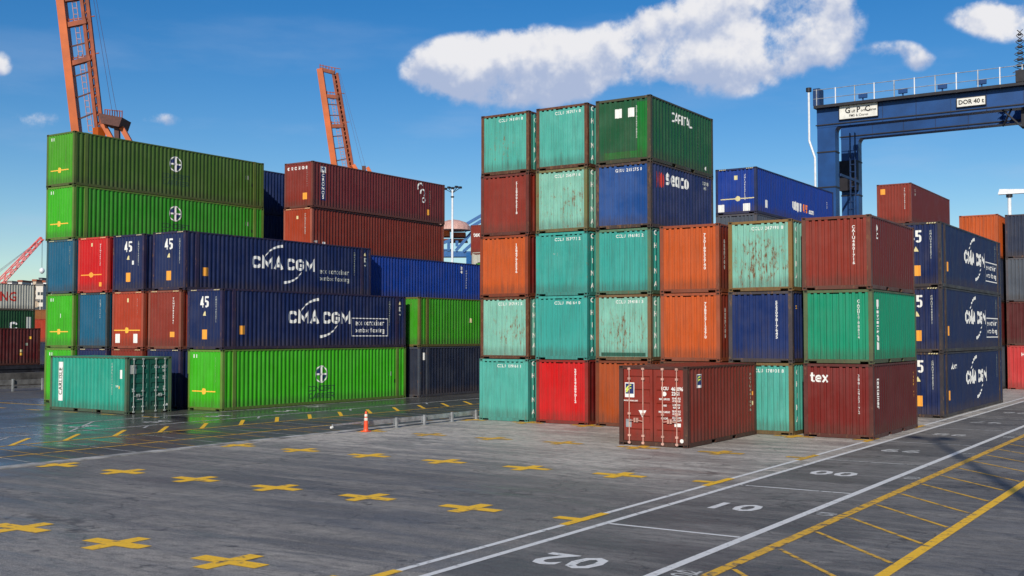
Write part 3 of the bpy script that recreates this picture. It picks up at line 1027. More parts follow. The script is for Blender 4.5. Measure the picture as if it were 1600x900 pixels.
def cma(c, eco=0, label45=True, du=0., t=.155):
    L = c['_L']; H = c['_H']
    on_wall(c, 'lettering', block_text('CMA', .62, .62, t, .09), 'right', 5.48 + du * .8, 1.60, M['white'], L, H)
    on_wall(c, 'lettering', block_text('CGM', .62, .60, t, .09), 'right', 7.95 + du, 1.60, M['white'], L, H)
    on_wall(c, 'logo', arc2(6.75, 1.55, 1.55, 1.0, 160, 97, .03, .15), 'right', du, 0, M['white'], L, H)
    on_wall(c, 'logo', arc2(6.55, 1.60, 1.55, 1.0, 275, 338, .15, .03), 'right', du, 0, M['white'], L, H)
    if eco:
        on_wall(c, 'lettering', merge2(shift2(block_text('eco container', .20, .17, .045, .045), 0, .18), shift2(block_text('bamboo flooring', .17, .14, .038, .045), 0, -.22)), 'right', 10.62 + du, 1.14, M['white'] if eco > 1 else M['dim_white'], L, H)
        if eco > 1:
            on_wall(c, 'lettering_frame', rect2(3.05, 1.0, .045), 'right', 10.62 + du, 1.12, M['white'], L, H)
    plate(c, 'right', 1.30, .93, .34, .42, 'amber_plate')
    on_wall(c, 'container_number', stack_text('CMAU9482071', .13, .125), 'right', 12.30, 1.9, M['faded'], L, H)
    if label45:
        on_wall(c, 'length_mark', block_text('5', .50, .22, .08), 'right', 13.25, H - .85, M['dim_white'], L, H)
        on_wall(c, 'warning_sign', ([(-.10, -.09), (.10, -.09), (0, .11)], [(0, 1, 2)]), 'right', 13.2, H - .40, M['castmark'], L, H)


def lime_logo(c, u=6.75, z=1.95):
    L = c['_L']; H = c['_H']
    on_wall(c, 'logo', merge2(arc2(0, 0, .42, .42, 0, 360, .06, .06, 28), rect2(.80, .09), rect2(.12, .84)), 'right', u, z, M['white'], L, H, off=.008)
    on_wall(c, 'logo', merge2(shift2(arc2(0, 0, .20, .20, 90, 180, .30, .30), 0, 0), shift2(arc2(0, 0, .20, .20, 270, 360, .30, .30), 0, 0)), 'right', u, z, M['navy_letter'], L, H, off=.005)
    on_wall(c, 'lettering', merge2(shift2(block_text('CONCEPT', .28, .25, .05, .05), 0, .19), shift2(block_text('CARRIER', .28, .25, .05, .05), 0, -.19)), 'right', u + .05, z - .92, M['dark_letter'], L, H)
    on_wall(c, 'label_plate', glyph_mesh('11', .34, .05), 'right', 12.3, z - .15, M['dim_white'], L, H)
    on_wall(c, 'label_plate', rect2(.16, .20), 'right', 12.75, z - .55, M['black_letter'], L, H, off=.006)


LIMEF = srgb(110, 150, 60)
c = B(1, 1, 'lime green long container at the bottom left, mostly hidden behind the crosswise teal container', 'lime', frame=LIMEF); two_marks(c)
c = B(1, 2, 'lime green long container on the second tier at the far left', 'lime', frame=LIMEF); two_marks(c); arrow_mark(c, .87, -.1, 1.6)
plate(c, 'end', .05, 1.72, .10, .22, 'white', 'sticker')
c = B(1, 3, 'teal blue long container on the third tier at the far left, beside the red one', 'tealblue', frame=srgb(70, 100, 110), castmarks=True); num_v(c, 'ECMU102938', .8, None, .10, 'faded', .1)
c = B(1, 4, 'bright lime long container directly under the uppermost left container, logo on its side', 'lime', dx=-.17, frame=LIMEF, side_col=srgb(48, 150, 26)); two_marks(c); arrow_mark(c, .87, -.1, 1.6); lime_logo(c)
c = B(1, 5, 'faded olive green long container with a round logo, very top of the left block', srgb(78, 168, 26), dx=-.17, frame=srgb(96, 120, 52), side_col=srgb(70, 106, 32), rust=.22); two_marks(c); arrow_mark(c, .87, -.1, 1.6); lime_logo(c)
c = B(2, 1, 'navy container on the ground behind the left part of the crosswise teal container', 'cma', castmarks=True)
c = B(2, 2, 'teal blue container with dark rusty frame between the lime and the orange ones, second tier', 'tealblue', frame=srgb(64, 74, 78), rust=.2, castmarks=True); num_v(c, 'ECMU102939', .6, None, .10, 'dim_white', .1)
c = B(2, 3, 'bright red container with an orange width mark, third tier', 'red', frame=srgb(216, 70, 60), frame_rust=.2, castmarks=True)
arrow_mark(c, .93, -.15, 1.7, 'amber_plate'); num_v(c, 'UESU4409125', .60, None, .11, 'white', .105); plate(c, 'end', .62, .42, .16, .22, 'amber_plate'); plate(c, 'end', -.1, 2.5, .10, .18, 'castmark', 'sticker')
c = B(3, 1, 'red brown container on the ground just showing above the crosswise teal container', 'brown', castmarks=True)
c = B(3, 2, 'orange brown container with two white plates under a yellow width mark', 'redorange', frame=srgb(176, 84, 62), frame_rust=.25, castmarks=True)
arrow_mark(c, .93, -.1, 2.1); num_v(c, 'UESU4409171', .70, None, .12, 'dim_white', .11)
for x in (-.78, .60): plate(c, 'end', x, .52, .36, .46, 'white')
plate(c, 'end', 0, 2.45, .12, .2, 'castmark', 'sticker')
c = B(3, 3, 'navy container marked 45 just right of the bright red one, third tier', 'cma', castmarks=True); big45(c); plate(c, 'end', .35, 1.45, .12, .2, 'white', 'sticker')
c = B(4, 1, 'navy container on the ground beside the crosswise teal container, in deep shade', 'cma', castmarks=True)
c = B(4, 2, 'dark red container with worn patches and a small amber plate on the second tier', 'brown', rust=.3, frame=srgb(150, 84, 66), castmarks=True)
num_v(c, 'TCNU9830741', .62, None, .12, 'white', .12); plate(c, 'end', .55, .72, .30, .26, 'amber_plate')
c = B(4, 3, 'navy long container with white company lettering and unframed eco container words on its side', 'cma', dx=.25, castmarks=True); big45(c); cma(c, 1)
c = B(5, 1, 'lime green long container on the ground at the right front corner of the left block', 'lime', frame=LIMEF); two_marks(c); arrow_mark(c, .90, -.1, 1.7); lime_logo(c, 6.75, 1.55)
num_v(c, 'UESU450918', .70, None, .12, 'faded', .12)
c = B(5, 2, 'navy long container with boxed eco container lettering on its side, above the lime one', 'cma', castmarks=True); big45(c); cma(c, 2)

# ------------------------------------------------------------------ bank D : behind block B
GD = 'containers of the bank behind the left block'
DY = 51.05
DX = {5: -42.45, 4: -46.10, 3: -48.3, 2: -51.12, 0: -56.64}
c = B(0, 1, 'dark navy container on the ground behind the left block, right front corner showing', srgb(30, 40, 62), x=DX[5], y=DY - .2, group=GD, frame=srgb(70, 78, 92))
plate(c, 'right', .45, 2.35, .16, .42, 'white')
c = B(0, 2, 'lime green container with rust along its foot, behind the company lettered navy one', srgb(60, 158, 26), x=DX[5], y=DY - .2, group=GD, rust=.34, frame=srgb(110, 110, 46), frame_rust=.5)
two_marks(c); on_wall(c, 'sticker', merge2(disc2(.12), shift2(rect2(.4, .06), 0, -.12)), 'right', 5.1, 1.6, M['castmark'], LB, HC)
for lv in (1, 2):
    B(0, lv, None, 'slate', x=DX[4], y=DY - .7, group=GD)['label'] = ['slate container low in the bank behind, wholly under the royal blue one', 'slate container directly under the long royal blue one'][lv - 1]
c = B(0, 3, 'plain royal blue forty foot container behind the navy lettered one', 'royal', L=12.192, H=STD, x=-46.22, y=50.15, group=GD, z=2 * HC, mid=False, frame=srgb(24, 44, 110))
on_wall(c, 'lettering', glyph_mesh('20\n40', .26, .04), 'right', 10.0, 2.1, M['white'], 12.192, STD)
on_wall(c, 'container_number', stack_text('UNIU7750', .14, .16), 'right', 10.5, 1.5, M['dim_white'], 12.192, STD)
for lv, colr, lb in ((1, 'maroon', 'maroon container at the foot of the tall red brown stack'), (2, 'slate', 'slate container second from the ground in the tall red brown stack'), (3, 'rbrown', 'brown container third from the ground in the tall red brown stack')):
    B(0, lv, lb, colr, x=DX[2], y=DY, group=GD)
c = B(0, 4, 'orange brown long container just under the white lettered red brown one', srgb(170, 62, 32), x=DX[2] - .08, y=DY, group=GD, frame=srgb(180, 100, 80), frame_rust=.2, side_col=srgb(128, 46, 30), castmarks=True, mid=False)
arrow_mark(c, .62, 0, 2.2, 'yellow_mark'); num_v(c, 'TTNU5518202', .62, None, .13, 'dim_white', .12); plate(c, 'end', -.05, 2.3, .12, .2, 'castmark', 'sticker')
plate(c, 'right', 1.12, .55, .26, .46, 'white'); on_wall(c, 'lettering', glyph_mesh('45G1', .18, .04), 'right', .42, .75, M['white'], LB, HC)
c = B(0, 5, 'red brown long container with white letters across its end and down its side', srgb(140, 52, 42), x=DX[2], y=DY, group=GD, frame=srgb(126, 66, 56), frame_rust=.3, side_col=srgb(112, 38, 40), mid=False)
on_wall(c, 'lettering', block_text('CRONOS', .20, .17, .05, .14), 'end', -.10, 2.52, M['white'], LB, HC)
num_v(c, 'CRXU8841', .70, 1.85, .12, 'dim_white', .14); plate(c, 'end', .55, .72, .36, .42, 'amber_plate')
on_wall(c, 'lettering_board', rect2(.50, 1.70), 'right', .98, 1.35, M['navy_letter'], LB, HC)
on_wall(c, 'lettering_board', rect2(.50, .38), 'right', .98, 2.45, M['white'], LB, HC)
on_wall(c, 'lettering', glyph_mesh('+', .5, .06), 'right', .98, 2.48, M['navy_letter'], LB, HC, off=.010)
on_wall(c, 'lettering', stack_text('CRONOS', .30, .275, .04, 1.1), 'right', .98, 1.38, M['white'], LB, HC, off=.010)
on_wall(c, 'logo', merge2(arc2(0, 0, .30, .30, 30, 210, .10, .10), arc2(.25, -.35, .24, .24, -60, 200, .10, .10), arc2(.38, -.85, .16, .16, 0, 360, .08, .08)), 'right', 10.9, 2.40, M['white'], LB, HC)
plate(c, 'right', 11.75, .72, .30, .40, 'amber_plate'); on_wall(c, 'container_number', stack_text('CRXU8841', .13, .15), 'right', 12.0, 1.7, M['faded'], LB, HC)
nv = [B(0, lv, ['navy container at the foot of the stack in the gap behind the lime pair', 'navy container second from the ground in the gap behind the lime pair', 'navy container in the middle of the stack in the gap behind the lime pair', 'navy container in the gap behind the lime pair, one below the top', 'navy container seen in the gap right of the uppermost left container'][lv - 1],
        srgb(30, 52, 104), x=DX[0], y=DY - .3, group=GD, mid=False) for lv in range(1, 6)]

# further banks glimpsed between the blocks
GE = 'containers far behind, glimpsed between the blocks'
def far(label, px, py_top, y, L, H, z, color, **kw):
    """container whose left front edge shows at px"""
    d = ray_dir(px, py_top); t = y / d.y
    return container(label, (d.x * t + CW / 2, y, z), L, H, K[color] if isinstance(color, str) else color, .2, 0, .2, None, GE, 0, **kw)
for k, cc in enumerate(('slate', 'brown')):
    far(['slate container low in the narrow gap beside the central block', 'brown container second tier in the narrow gap beside the central block'][k], 743.5, 411, 64.9, LB, HC, k * HC, cc)
far('lime green container, only a sliver showing beside the central block', 743.5, 411, 64.9, LB, HC, 2 * HC, 'lime', frame_rust=.2)
for k, cc in enumerate(('navy', 'maroon', 'grey')):
    far(['navy container at the foot of the far stack behind the sliver of lime', 'maroon container second in the far stack behind the sliver of lime', 'grey container third in the far stack behind the sliver of lime'][k], 735.5, 355, 88, 12.192, HC, k * HC, cc)
c = far('white container with a small dark mark just above the lime sliver', 737, 400, 88, 12.192, HC, 3 * HC, 'white')
on_wall(c, 'sticker', ([(-.2, .15), (.2, .15), (0, -.15)], [(0, 1, 2)]), 'end', -.35, 1.75, M['black_letter'], 12.192, HC)
c = far('red brown container with white tex lettering, glimpsed at the left edge of the central block', 735.5, 355, 88, 12.192, HC, 4 * HC - .25, 'brown')
on_wall(c, 'lettering', glyph_mesh('tex', .62, .05, .9), 'end', -.55, 1.95, M['white'], 12.192, HC)

# ------------------------------------------------------------------ block C : right, behind the central block
GC = 'navy forty five foot containers on the right'
CX = -11.12 - CW / 2
for lv in (1, 2, 3):
    c = container(['navy long container on the ground at the right, small white word near its front corner', 'middle one of the three navy long containers at the right, boxed lettering on its side',
                   'topmost of the three navy long containers at the right, boxed lettering on its side'][lv - 1], (CX, 50.47, (lv - 1) * 2.84), LB, 2.84,
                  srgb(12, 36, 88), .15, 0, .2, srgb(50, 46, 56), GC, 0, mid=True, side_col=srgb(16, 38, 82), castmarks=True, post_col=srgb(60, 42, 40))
    big45(c, .12); cma(c, 2 if lv > 1 else 0, False, .55, .17)
    on_wall(c, 'length_mark', stack_text('45', .35, .4), 'right', 13.3, 2.0, M['dim_white'], LB, 2.84)
    if lv == 1:
        on_wall(c, 'lettering', glyph_mesh('Aurora', .40, .05, .9), 'right', 2.3, 2.2, M['white'], LB, 2.84)

GR = 'containers standing further back on the right'
# unit45 pair, brown forty footer, orange one, right hand bank
for lv in range(1, 6):
    lab = ['royal blue container at the foot of the stack behind the central block', 'slate container second from the ground behind the central block', 'brown container third from the ground behind the central block',
           'grey container directly under the royal blue one with web lettering', 'royal blue long container with web address lettering, above the orange and mint ones'][lv - 1]
    c = container(lab, (-22.75 - CW / 2, 59.0, (lv - 1) * STD), LB if lv == 5 else 12.192, STD, K[['royal', 'slate', 'brown', 'grey', 'royal'][lv - 1]], .12, 0, .15, srgb(30, 44, 92) if lv == 5 else None, GR, 0, mid=False, frame_rust=.2, castmarks=lv == 5)
arrow_mark(c, .86, .1, 2.1, 'castmark'); num_v(c, 'UNIU4507124', .52, None, .15, 'white', .135)
plate(c, 'end', 0, 2.05, .2, .24, 'castmark', 'sticker')
for x in (-.92, .62): plate(c, 'end', x, .36, .42, .42, 'white')
on_wall(c, 'label_plate', rect2(.36, .44), 'right', 1.6, .65, M['white'], LB, STD)
on_wall(c, 'lettering', block_text('UNIT', .50, .42, .14, .08), 'right', 6.75, .98, M['white'], LB, STD)
on_wall(c, 'lettering', block_text('45', .50, .38, .13, .08), 'right', 8.15, .98, M['orange_letter'], LB, STD)
on_wall(c, 'lettering', block_text('.com', .24, .22, .08, .06), 'right', 9.3, .86, M['white'], LB, STD)
on_wall(c, 'label_plate', glyph_mesh('2\n5', .24, .05), 'right', 12.4, 1.6, M['white'], LB, STD)

for lv in range(1, 6):
    c = container(['maroon container at the foot of the far brown stack', 'brown container second in the far brown stack', 'slate container third in the far brown stack',
                   'rust brown container fourth in the far brown stack, just under the topmost', 'red brown container with an amber plate, topmost above the navy long ones at the right'][lv - 1],
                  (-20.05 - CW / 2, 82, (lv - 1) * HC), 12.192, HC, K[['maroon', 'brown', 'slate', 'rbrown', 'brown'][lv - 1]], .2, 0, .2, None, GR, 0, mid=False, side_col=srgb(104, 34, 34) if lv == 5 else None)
plate(c, 'end', -.78, 2.35, .34, .40, 'amber_plate'); num_v(c, 'TRLU7789123', .74, None, .15, 'white', .14)
on_wall(c, 'lettering', stack_text('20', .3, .3), 'right', 1.2, 2.3, M['dim_white'], 12.192, HC)
for lv in range(1, 5):
    c = container(['grey container at the foot of the stack topped by the bright orange one', 'maroon container second in the stack topped by the bright orange one', 'slate container third in the stack topped by the bright orange one',
                   'bright orange container showing only its top above the navy long ones at the right'][lv - 1], (-13.80 - CW / 2, 79, (lv - 1) * HC), 6.058, HC,
                  K['orange'] if lv == 4 else K[['grey', 'maroon', 'slate'][lv - 1]], .15, 0, .15, None, GR, 0)
for lv, cc, lb in ((1, 'pink', 'pinkish red container on the ground at the right edge of the picture'), (2, 'maroon', 'maroon container above the pinkish red one at the right edge'),
                   (3, 'grey', 'grey container between the maroon and the slate blue ones at the right edge'), (4, 'slate', 'slate blue container on top of the stack at the right edge')):
    c = container(lb, (-13.55 + CW / 2, 80.0, (lv - 1) * HC), 12.192, HC, K[cc], .2, 0, .2, None, GR, 0, mid=False)
    if lv == 1:
        on_wall(c, 'lettering', glyph_mesh('HAMBURG', .30, .05), 'end', .35, 2.3, M['white'], 12.192, HC)

# ------------------------------------------------------------------ ground
def ground_material(name, lo, hi, rough_lo, rough_hi, streak_amt=.5, wet=False, pad=False):
    m, nt, b = material(name)
    pos = nt.new('ShaderNodeNewGeometry').outputs['Position']
    warp = nt.noise(pos, .12, 2.0, .5)
    wv = nt.new('ShaderNodeCombineXYZ')
    nt.put(wv.inputs[1], nt.math('MULTIPLY', warp, 1.6))
    q = nt.vadd(pos, wv.outputs[0])
    big = nt.noise(nt.vmul(q, (.09, .20, 1)), 1.0, 4.0, .55)
    st = nt.noise(nt.vmul(q, (.16, 1.9, 1)), 1.0, 6.0, .62)       # wheel marks running across the pad
    st2 = nt.noise(nt.vmul(q, (1.6, .13, 1)), 1.0, 5.0, .6)       # and along the lanes
    stain = nt.noise(nt.vmul(nt.vadd(pos, (7.3, 2.1, 0)), (.22, .42, 1)), 1.0, 5.0, .6)
    fine_ = nt.noise(pos, 26.0, 6.0, .75)
    medium = nt.noise(nt.vmul(pos, (1.0, 2.6, 1)), 2.2, 7.0, .72)
    grit = nt.noise(pos, 95.0, 2.0, .7)
    f = nt.smooth(big, .34, .66)
    f = nt.math('ADD', nt.math('MULTIPLY', f, .50), nt.math('MULTIPLY', nt.smooth(st, .34, .68), .50 * streak_amt * 2))
    f = nt.math('MULTIPLY', f, nt.smooth(st2, .28, .60, .72, 1.0), clamp=True)
    f = nt.math('MULTIPLY', f, nt.smooth(stain, .53, .62, 1.0, .28))
    if pad:
        px_, py_, _ = nt.sep(pos)
        band = nt.math('ADD', py_, nt.math('MULTIPLY', nt.math('SUBTRACT', stain, .5), 14.0))
        f = nt.math('MULTIPLY', f, nt.smooth(band, 20.0, 28.5, .36, 1.0))
        f = nt.math('ADD', f, nt.smooth(band, 22.0, 32.0, 0.0, .38))
        near = nt.math('ADD', nt.math('ADD', py_, nt.math('MULTIPLY', px_, -.12)), nt.math('MULTIPLY', nt.math('SUBTRACT', big, .5), 3.0))
        f = nt.math('ADD', f, nt.smooth(near, 15.6, 16.6, .13, 0.0), clamp=True)
        for (ax_, ay_, rx_, ry_) in ((-19.3, 19.6, 3.4, 1.0), (-18.2, 22.6, 2.8, .55), (-24.5, 14.4, 2.6, .9), (-15.6, 17.2, 2.4, .8), (-22.5, 18.4, 1.2, .5), (-13.2, 14.2, 2.0, .6)):
            u_ = nt.math('MULTIPLY', nt.math('SUBTRACT', px_, ax_), 1 / rx_); v_ = nt.math('MULTIPLY', nt.math('SUBTRACT', py_, ay_), 1 / ry_)
            r_ = nt.math('ADD', nt.math('ADD', nt.math('MULTIPLY', u_, u_), nt.math('MULTIPLY', v_, v_)), nt.math('MULTIPLY', nt.math('SUBTRACT', st, .5), 4.0))
            r_ = nt.math('ADD', r_, nt.math('MULTIPLY', nt.math('SUBTRACT', stain, .5), 3.0))
            f = nt.math('MULTIPLY', f, nt.smooth(r_, .2, 1.1, .22, 1.0))
    c_ = nt.mix(f, lo, hi)
    c_ = nt.mix(nt.smooth(medium, .45, .62, 0.0, .55), c_, tuple(x * .75 for x in lo))
    c_ = nt.mix(nt.smooth(medium, .30, .40, .30, 0.0), c_, hi)
    tm = nt.noise(nt.vmul(q, (.10, 9.0, 1)), 1.0, 3.0, .6)
    tmk = nt.math('MULTIPLY', nt.smooth(tm, .60, .68), nt.smooth(big, .45, .60))
    c_ = nt.mix(nt.math('MULTIPLY', tmk, .45), c_, tuple(x * .7 for x in lo))
    c_ = nt.mix(nt.smooth(fine_, .3, .75, 0.0, .45), c_, tuple(x * .45 for x in lo))
    c_ = nt.mix(nt.smooth(grit, .50, .68, 0.0, .45), c_, tuple(min(1, x * 1.6) for x in hi))
    # hairline cracks, wandering, only in places; small oil drips
    wob = nt.new('ShaderNodeTexNoise'); nt.put(wob.inputs['Vector'], pos); wob.inputs['Scale'].default_value = .9; wob.inputs['Detail'].default_value = 6.0
    vo = nt.new('ShaderNodeTexVoronoi', feature='DISTANCE_TO_EDGE')
    nt.put(vo.inputs['Vector'], nt.vadd(nt.vmul(pos, (.30, .22, .2)), nt.vmul(wob.outputs['Color'], (.9, .9, 0))))
    vo.inputs['Scale'].default_value = 1.0
    crack = nt.math('MULTIPLY', nt.smooth(vo.outputs['Distance'], .002, .012, .5, 0.0), nt.smooth(stain, .44, .54))
    c_ = nt.mix(crack, c_, (.022, .021, .020))
    dr = nt.new('ShaderNodeTexVoronoi', feature='F1')
    nt.put(dr.inputs['Vector'], nt.vadd(nt.vmul(pos, (1.1, 1.1, 1)), nt.vmul(wob.outputs['Color'], (.5, .5, 0)))); dr.inputs['Scale'].default_value = 1.0
    drip = nt.math('MULTIPLY', nt.smooth(dr.outputs['Distance'], .06, .15, .6, 0.0), nt.smooth(big, .40, .55))
    c_ = nt.mix(drip, c_, tuple(x * .45 for x in lo))
    nt.l.new(c_, b.inputs['Base Color'])
    rr = nt.smooth(st, .3, .7, rough_lo, rough_hi)
    if wet:
        wm = nt.noise(nt.vmul(pos, (.14, .10, 1)), 1.0, 4.0, .55)
        rr = nt.math('ADD', rr, nt.smooth(wm, .42, .64, 0.0, .34))
    rr = nt.math('ADD', rr, nt.smooth(stain, .53, .62, 0.0, -.10))
    nt.l.new(rr, b.inputs['Roughness'])
    bp = nt.new('ShaderNodeBump')
    bp.inputs['Strength'].default_value = .10 if wet else .35
    bp.inputs['Distance'].default_value = .01
    nt.l.new(nt.math('ADD', nt.math('MULTIPLY', fine_, .6), nt.math('MULTIPLY', grit, .4)), bp.inputs['Height'])
    nt.l.new(bp.outputs[0], b.inputs['Normal'])
    b.inputs['Specular IOR Level'].default_value = .5 if wet else .32
    return m


def sheet(name, x0, x1, y0, y1, z, mat, holes=None):
    me = bpy.data.meshes.new(name)
    me.from_pydata([(x0, y0, z), (x1, y0, z), (x1, y1, z), (x0, y1, z)], [], [(0, 1, 2, 3)])
    me.update()
    return tag(new_obj(name, me, None, mat), None, None, None, 'structure')


G_far = ground_material('yard_ground', (.062, .060, .058), (.18, .17, .16), .55, .8)
G_pad = ground_material('concrete_pad', (.070, .070, .075), (.56, .515, .45), .45, .75, .55, pad=True)
G_lane = ground_material('lane_asphalt', (.074, .071, .069), (.285, .27, .25), .5, .8, .5)
G_wet = ground_material('wet_asphalt', (.046, .047, .047), (.125, .120, .108), .16, .34, .45, wet=True)
sheet('ground', -3000, 3000, -800, 5200, 0, G_far)
sheet('container_pad', -28.0, -10.42, -12, 140, .004, G_pad)
sheet('truck_lane', -10.42, -3.0, -12, 140, .004, G_lane)
sheet('wet_lane', -57.5, -28.4, -12, 90, .004, G_wet)


def mark_material(name, col, wear):
    m, nt, b = material(name)
    pos = nt.new('ShaderNodeNewGeometry').outputs['Position']
    n = nt.noise(pos, 5.0, 8.0, .75); n2 = nt.noise(nt.vmul(pos, (1, 4, 1)), 1.3, 5.0, .65)
    k = nt.math('ADD', nt.math('MULTIPLY', n, .6), nt.math('MULTIPLY', n2, .4))
    f = nt.smooth(k, .59 - wear * .20, .66 - wear * .16, 0.0, .95)
    dust = nt.smooth(nt.noise(pos, 14.0, 4.0, .7), .35, .75, 0.0, .35)
    c_ = nt.mix(dust, col, tuple(x * .55 for x in col))
    nt.l.new(nt.mix(f, c_, (.085, .082, .080)), b.inputs['Base Color'])
    b.inputs['Roughness'].default_value = .6
    return m


MY = mark_material('yellow_road_paint', (.92, .53, .02), .30)
MYo = mark_material('worn_yellow_road_paint', (.76, .43, .03), .50)
MW = mark_material('white_road_paint', (.72, .72, .70), .25)
MWo = mark_material('worn_white_road_paint', (.55, .55, .53), .50)


def flat(name, g2, z, mat, x=0., y=0., rot=0.):
    V, F = shift2(g2, x, y, rot)
    me = bpy.data.meshes.new(name)
    me.from_pydata([(q[0], q[1], z + (q[2] if len(q) > 2 else 0)) for q in V], [], F); me.update()
    bm = bmesh.new(); bm.from_mesh(me); bm.normal_update()
    for f in bm.faces:
        if f.normal.z < 0: f.normal_flip()
    bm.to_mesh(me); bm.free()
    return tag(new_obj(name, me, None, mat), None, None, None, 'structure')


def line(name, x0, y0, x1, y1, w, z, mat):
    a_ = math.atan2(y1 - y0, x1 - x0); l_ = math.hypot(x1 - x0, y1 - y0)
    return flat(name, rect2(l_, w), z, mat, (x0 + x1) / 2, (y0 + y1) / 2, a_)


# kerb strip on the left edge of the pad
kerb = MB(); kerb.box(-28.4, -28.0, -12, 140, -.05, .035)
tag(kerb.build('kerb', plain('kerb_concrete', (.34, .33, .31), .8, var=.25, scale=1.2)), None, None, None, 'structure')

line('white_line', -10.93, -12, -10.93, 138, .13, .010, MW)
line('white_line', -10.36, -12, -10.36, 138, .14, .010, MW)
line('white_line', -7.56, -12, -7.56, 138, .17, .010, MW)
line('yellow_line', -6.85, -12, -6.85, 138, .20, .010, MYo)
line('yellow_line', -4.68, -12, -4.68, 138, .19, .010, MY)
for k in range(-3, 30):
    y0 = 18.25 + k * 1.955
    line('yellow_line', -6.70, y0, -4.82, y0 - 2.1, .085, .010, MYo)
for k in range(-2, 9):
    line('white_line', -10.28, 18.9 + k * 6.55, -7.66, 18.9 + k * 6.55, .10, .010, MW if k < 2 else MWo)
for k, s_ in enumerate(['02', '01', '00', '99', '98', '97', '96', '95', '94']):
    g2 = glyph_mesh(s_, 1.25, .022, .92, 1.1)
    flat('bay_number', g2, .010, MW if k < 3 else MWo, -9.12, 15.5 + k * 6.72, math.pi)
    g2 = glyph_mesh(s_, .50, .012, 1.0, 1.1)
    flat('bay_number', g2, .0105, MWo, -7.17, 15.6 + k * 6.72, math.pi / 2)
    line('white_line', -7.45, 22.45 + (k - 1) * 6.72, -6.98, 22.30 + (k - 1) * 6.72, .05, .010, MWo)

# crosses that mark the container corners on the pad
for j in range(-1, 6):
    for i in range(7):
        cx_, cy_ = -27.59 + 2.8 * i, 12.43 + 6.547 * j
        if j == 3 and False: continue
        mt = MY if j < 3 else MYo
        if i < 6:
            aw = .165
            gs = [([(-.72, -aw), (.72, -aw), (.72, aw), (-.72, aw)], [(0, 1, 2, 3)]),
                  ([(-aw, aw), (aw, aw), (aw, .60), (-aw, .60)], [(0, 1, 2, 3)]),
                  ([(-aw, -.60), (aw, -.60), (aw, -aw), (-aw, -aw)], [(0, 1, 2, 3)])]
            if i == 0:
                gs[0] = ([(-.38, -aw), (.72, -aw), (.72, aw), (-.38, aw)], [(0, 1, 2, 3)])
            flat('yellow_cross', merge2(*gs), .012, mt, cx_, cy_, random.uniform(-.02, .02))
        else:
            gs = [([(-.62, -.14), (.08, -.14), (.08, .14), (-.62, .14)], [(0, 1, 2, 3)]), ([(-.13, .14), (.07, .14), (.07, .95), (-.13, .95)], [(0, 1, 2, 3)]),
                  ([(-.13, -.7), (.07, -.7), (.07, -.14), (-.13, -.14)], [(0, 1, 2, 3)])]
            flat('yellow_cross', merge2(*gs), .014, mt, -10.90, cy_, 0)

# left lanes
line('yellow_line', -30.7, -5, -30.6, 80, .13, .010, MYo)
line('yellow_line', -33.65, -5, -33.65, 80, .13, .010, MYo)
line('white_line', -36.6, -5, -36.5, 80, .13, .010, MWo)
line('white_line', -40.15, 5, -40.15, 80, .12, .010, MWo)
line('white_line', -40.1, 29.2, -36.6, 25.6, .10, .010, MWo)
for k in range(-3, 22):
    y0 = 21.45 + k * 1.98
    line('yellow_line', -33.72, y0, -35.55, y0 + 1.85, .16, .010, MY)
    line('white_line', -35.75, y0 + .9, -36.4, y0 + 1.6, .10, .0101, MWo) if k % 3 == 0 else None
for k in range(-4, 34):
    y0 = 12.0 + k * 1.15
    line('worn_line', -28.6, y0, -33.3, y0 + .55, .045, .0095, MYo if k % 3 else MWo)
for j, yy in ((0, 25.7), (1, 32.15)):
    for i in range(5):
        if j == 0 and i not in (0, 2): continue
        line('yellow_line', -40.25 - 2.85 * i - .5 - (2.85 if j == 0 else 0), yy, -40.25 - 2.85 * i + .5 - (2.85 if j == 0 else 0), yy + .05, .22, .010, MYo)
line('yellow_line', -56.5, 34.6, -51.4, 34.6, .18, .010, MYo)
for x, y in ((-37.8, 30.6), (-38.2, 34.2), (-38.0, 38.2), (-39.2, 41.5), (-38.2, 27.4)):
    flat('bay_number', glyph_mesh('04', 1.1, .03, 1.0, 1.1), .010, MWo, x, y, math.pi / 2)

# ------------------------------------------------------------------ guard rail and cone
gr = root('guard_rail', 'low galvanised guard rail along the kerb left of the central block', 'guard rail', (-27.75, 36.4, 0))
mb = MB()
for (z, w) in ((.23, .05), (.34, .05)):
    mb.box(-.03, .03, -6.2 if z > .3 else -4.3, 2.72, z - w / 2 - .01, z + w / 2)
mb.box(-.035, .035, -4.6, 2.72, .255, .305)
mb.build('rail', M['galv'], gr)
for y in (-2.65, -.9, .95, 2.68):
    mb = MB(); mb.box(.035, .12, y - .045, y + .045, 0, .40); mb.box(-.01, .20, y - .10, y + .10, 0, .02); mb.box(-.06, .034, y - .12, y + .12, .14, .22)
    mb.build('post', plain('weathered_zinc', (.24, .25, .26), .6), gr)
mb = MB(); mb.tube((0, -6.2, .26), (0, -6.28, .26), .05, 12, .04)
mb.build('end_cap', M['white'], gr)

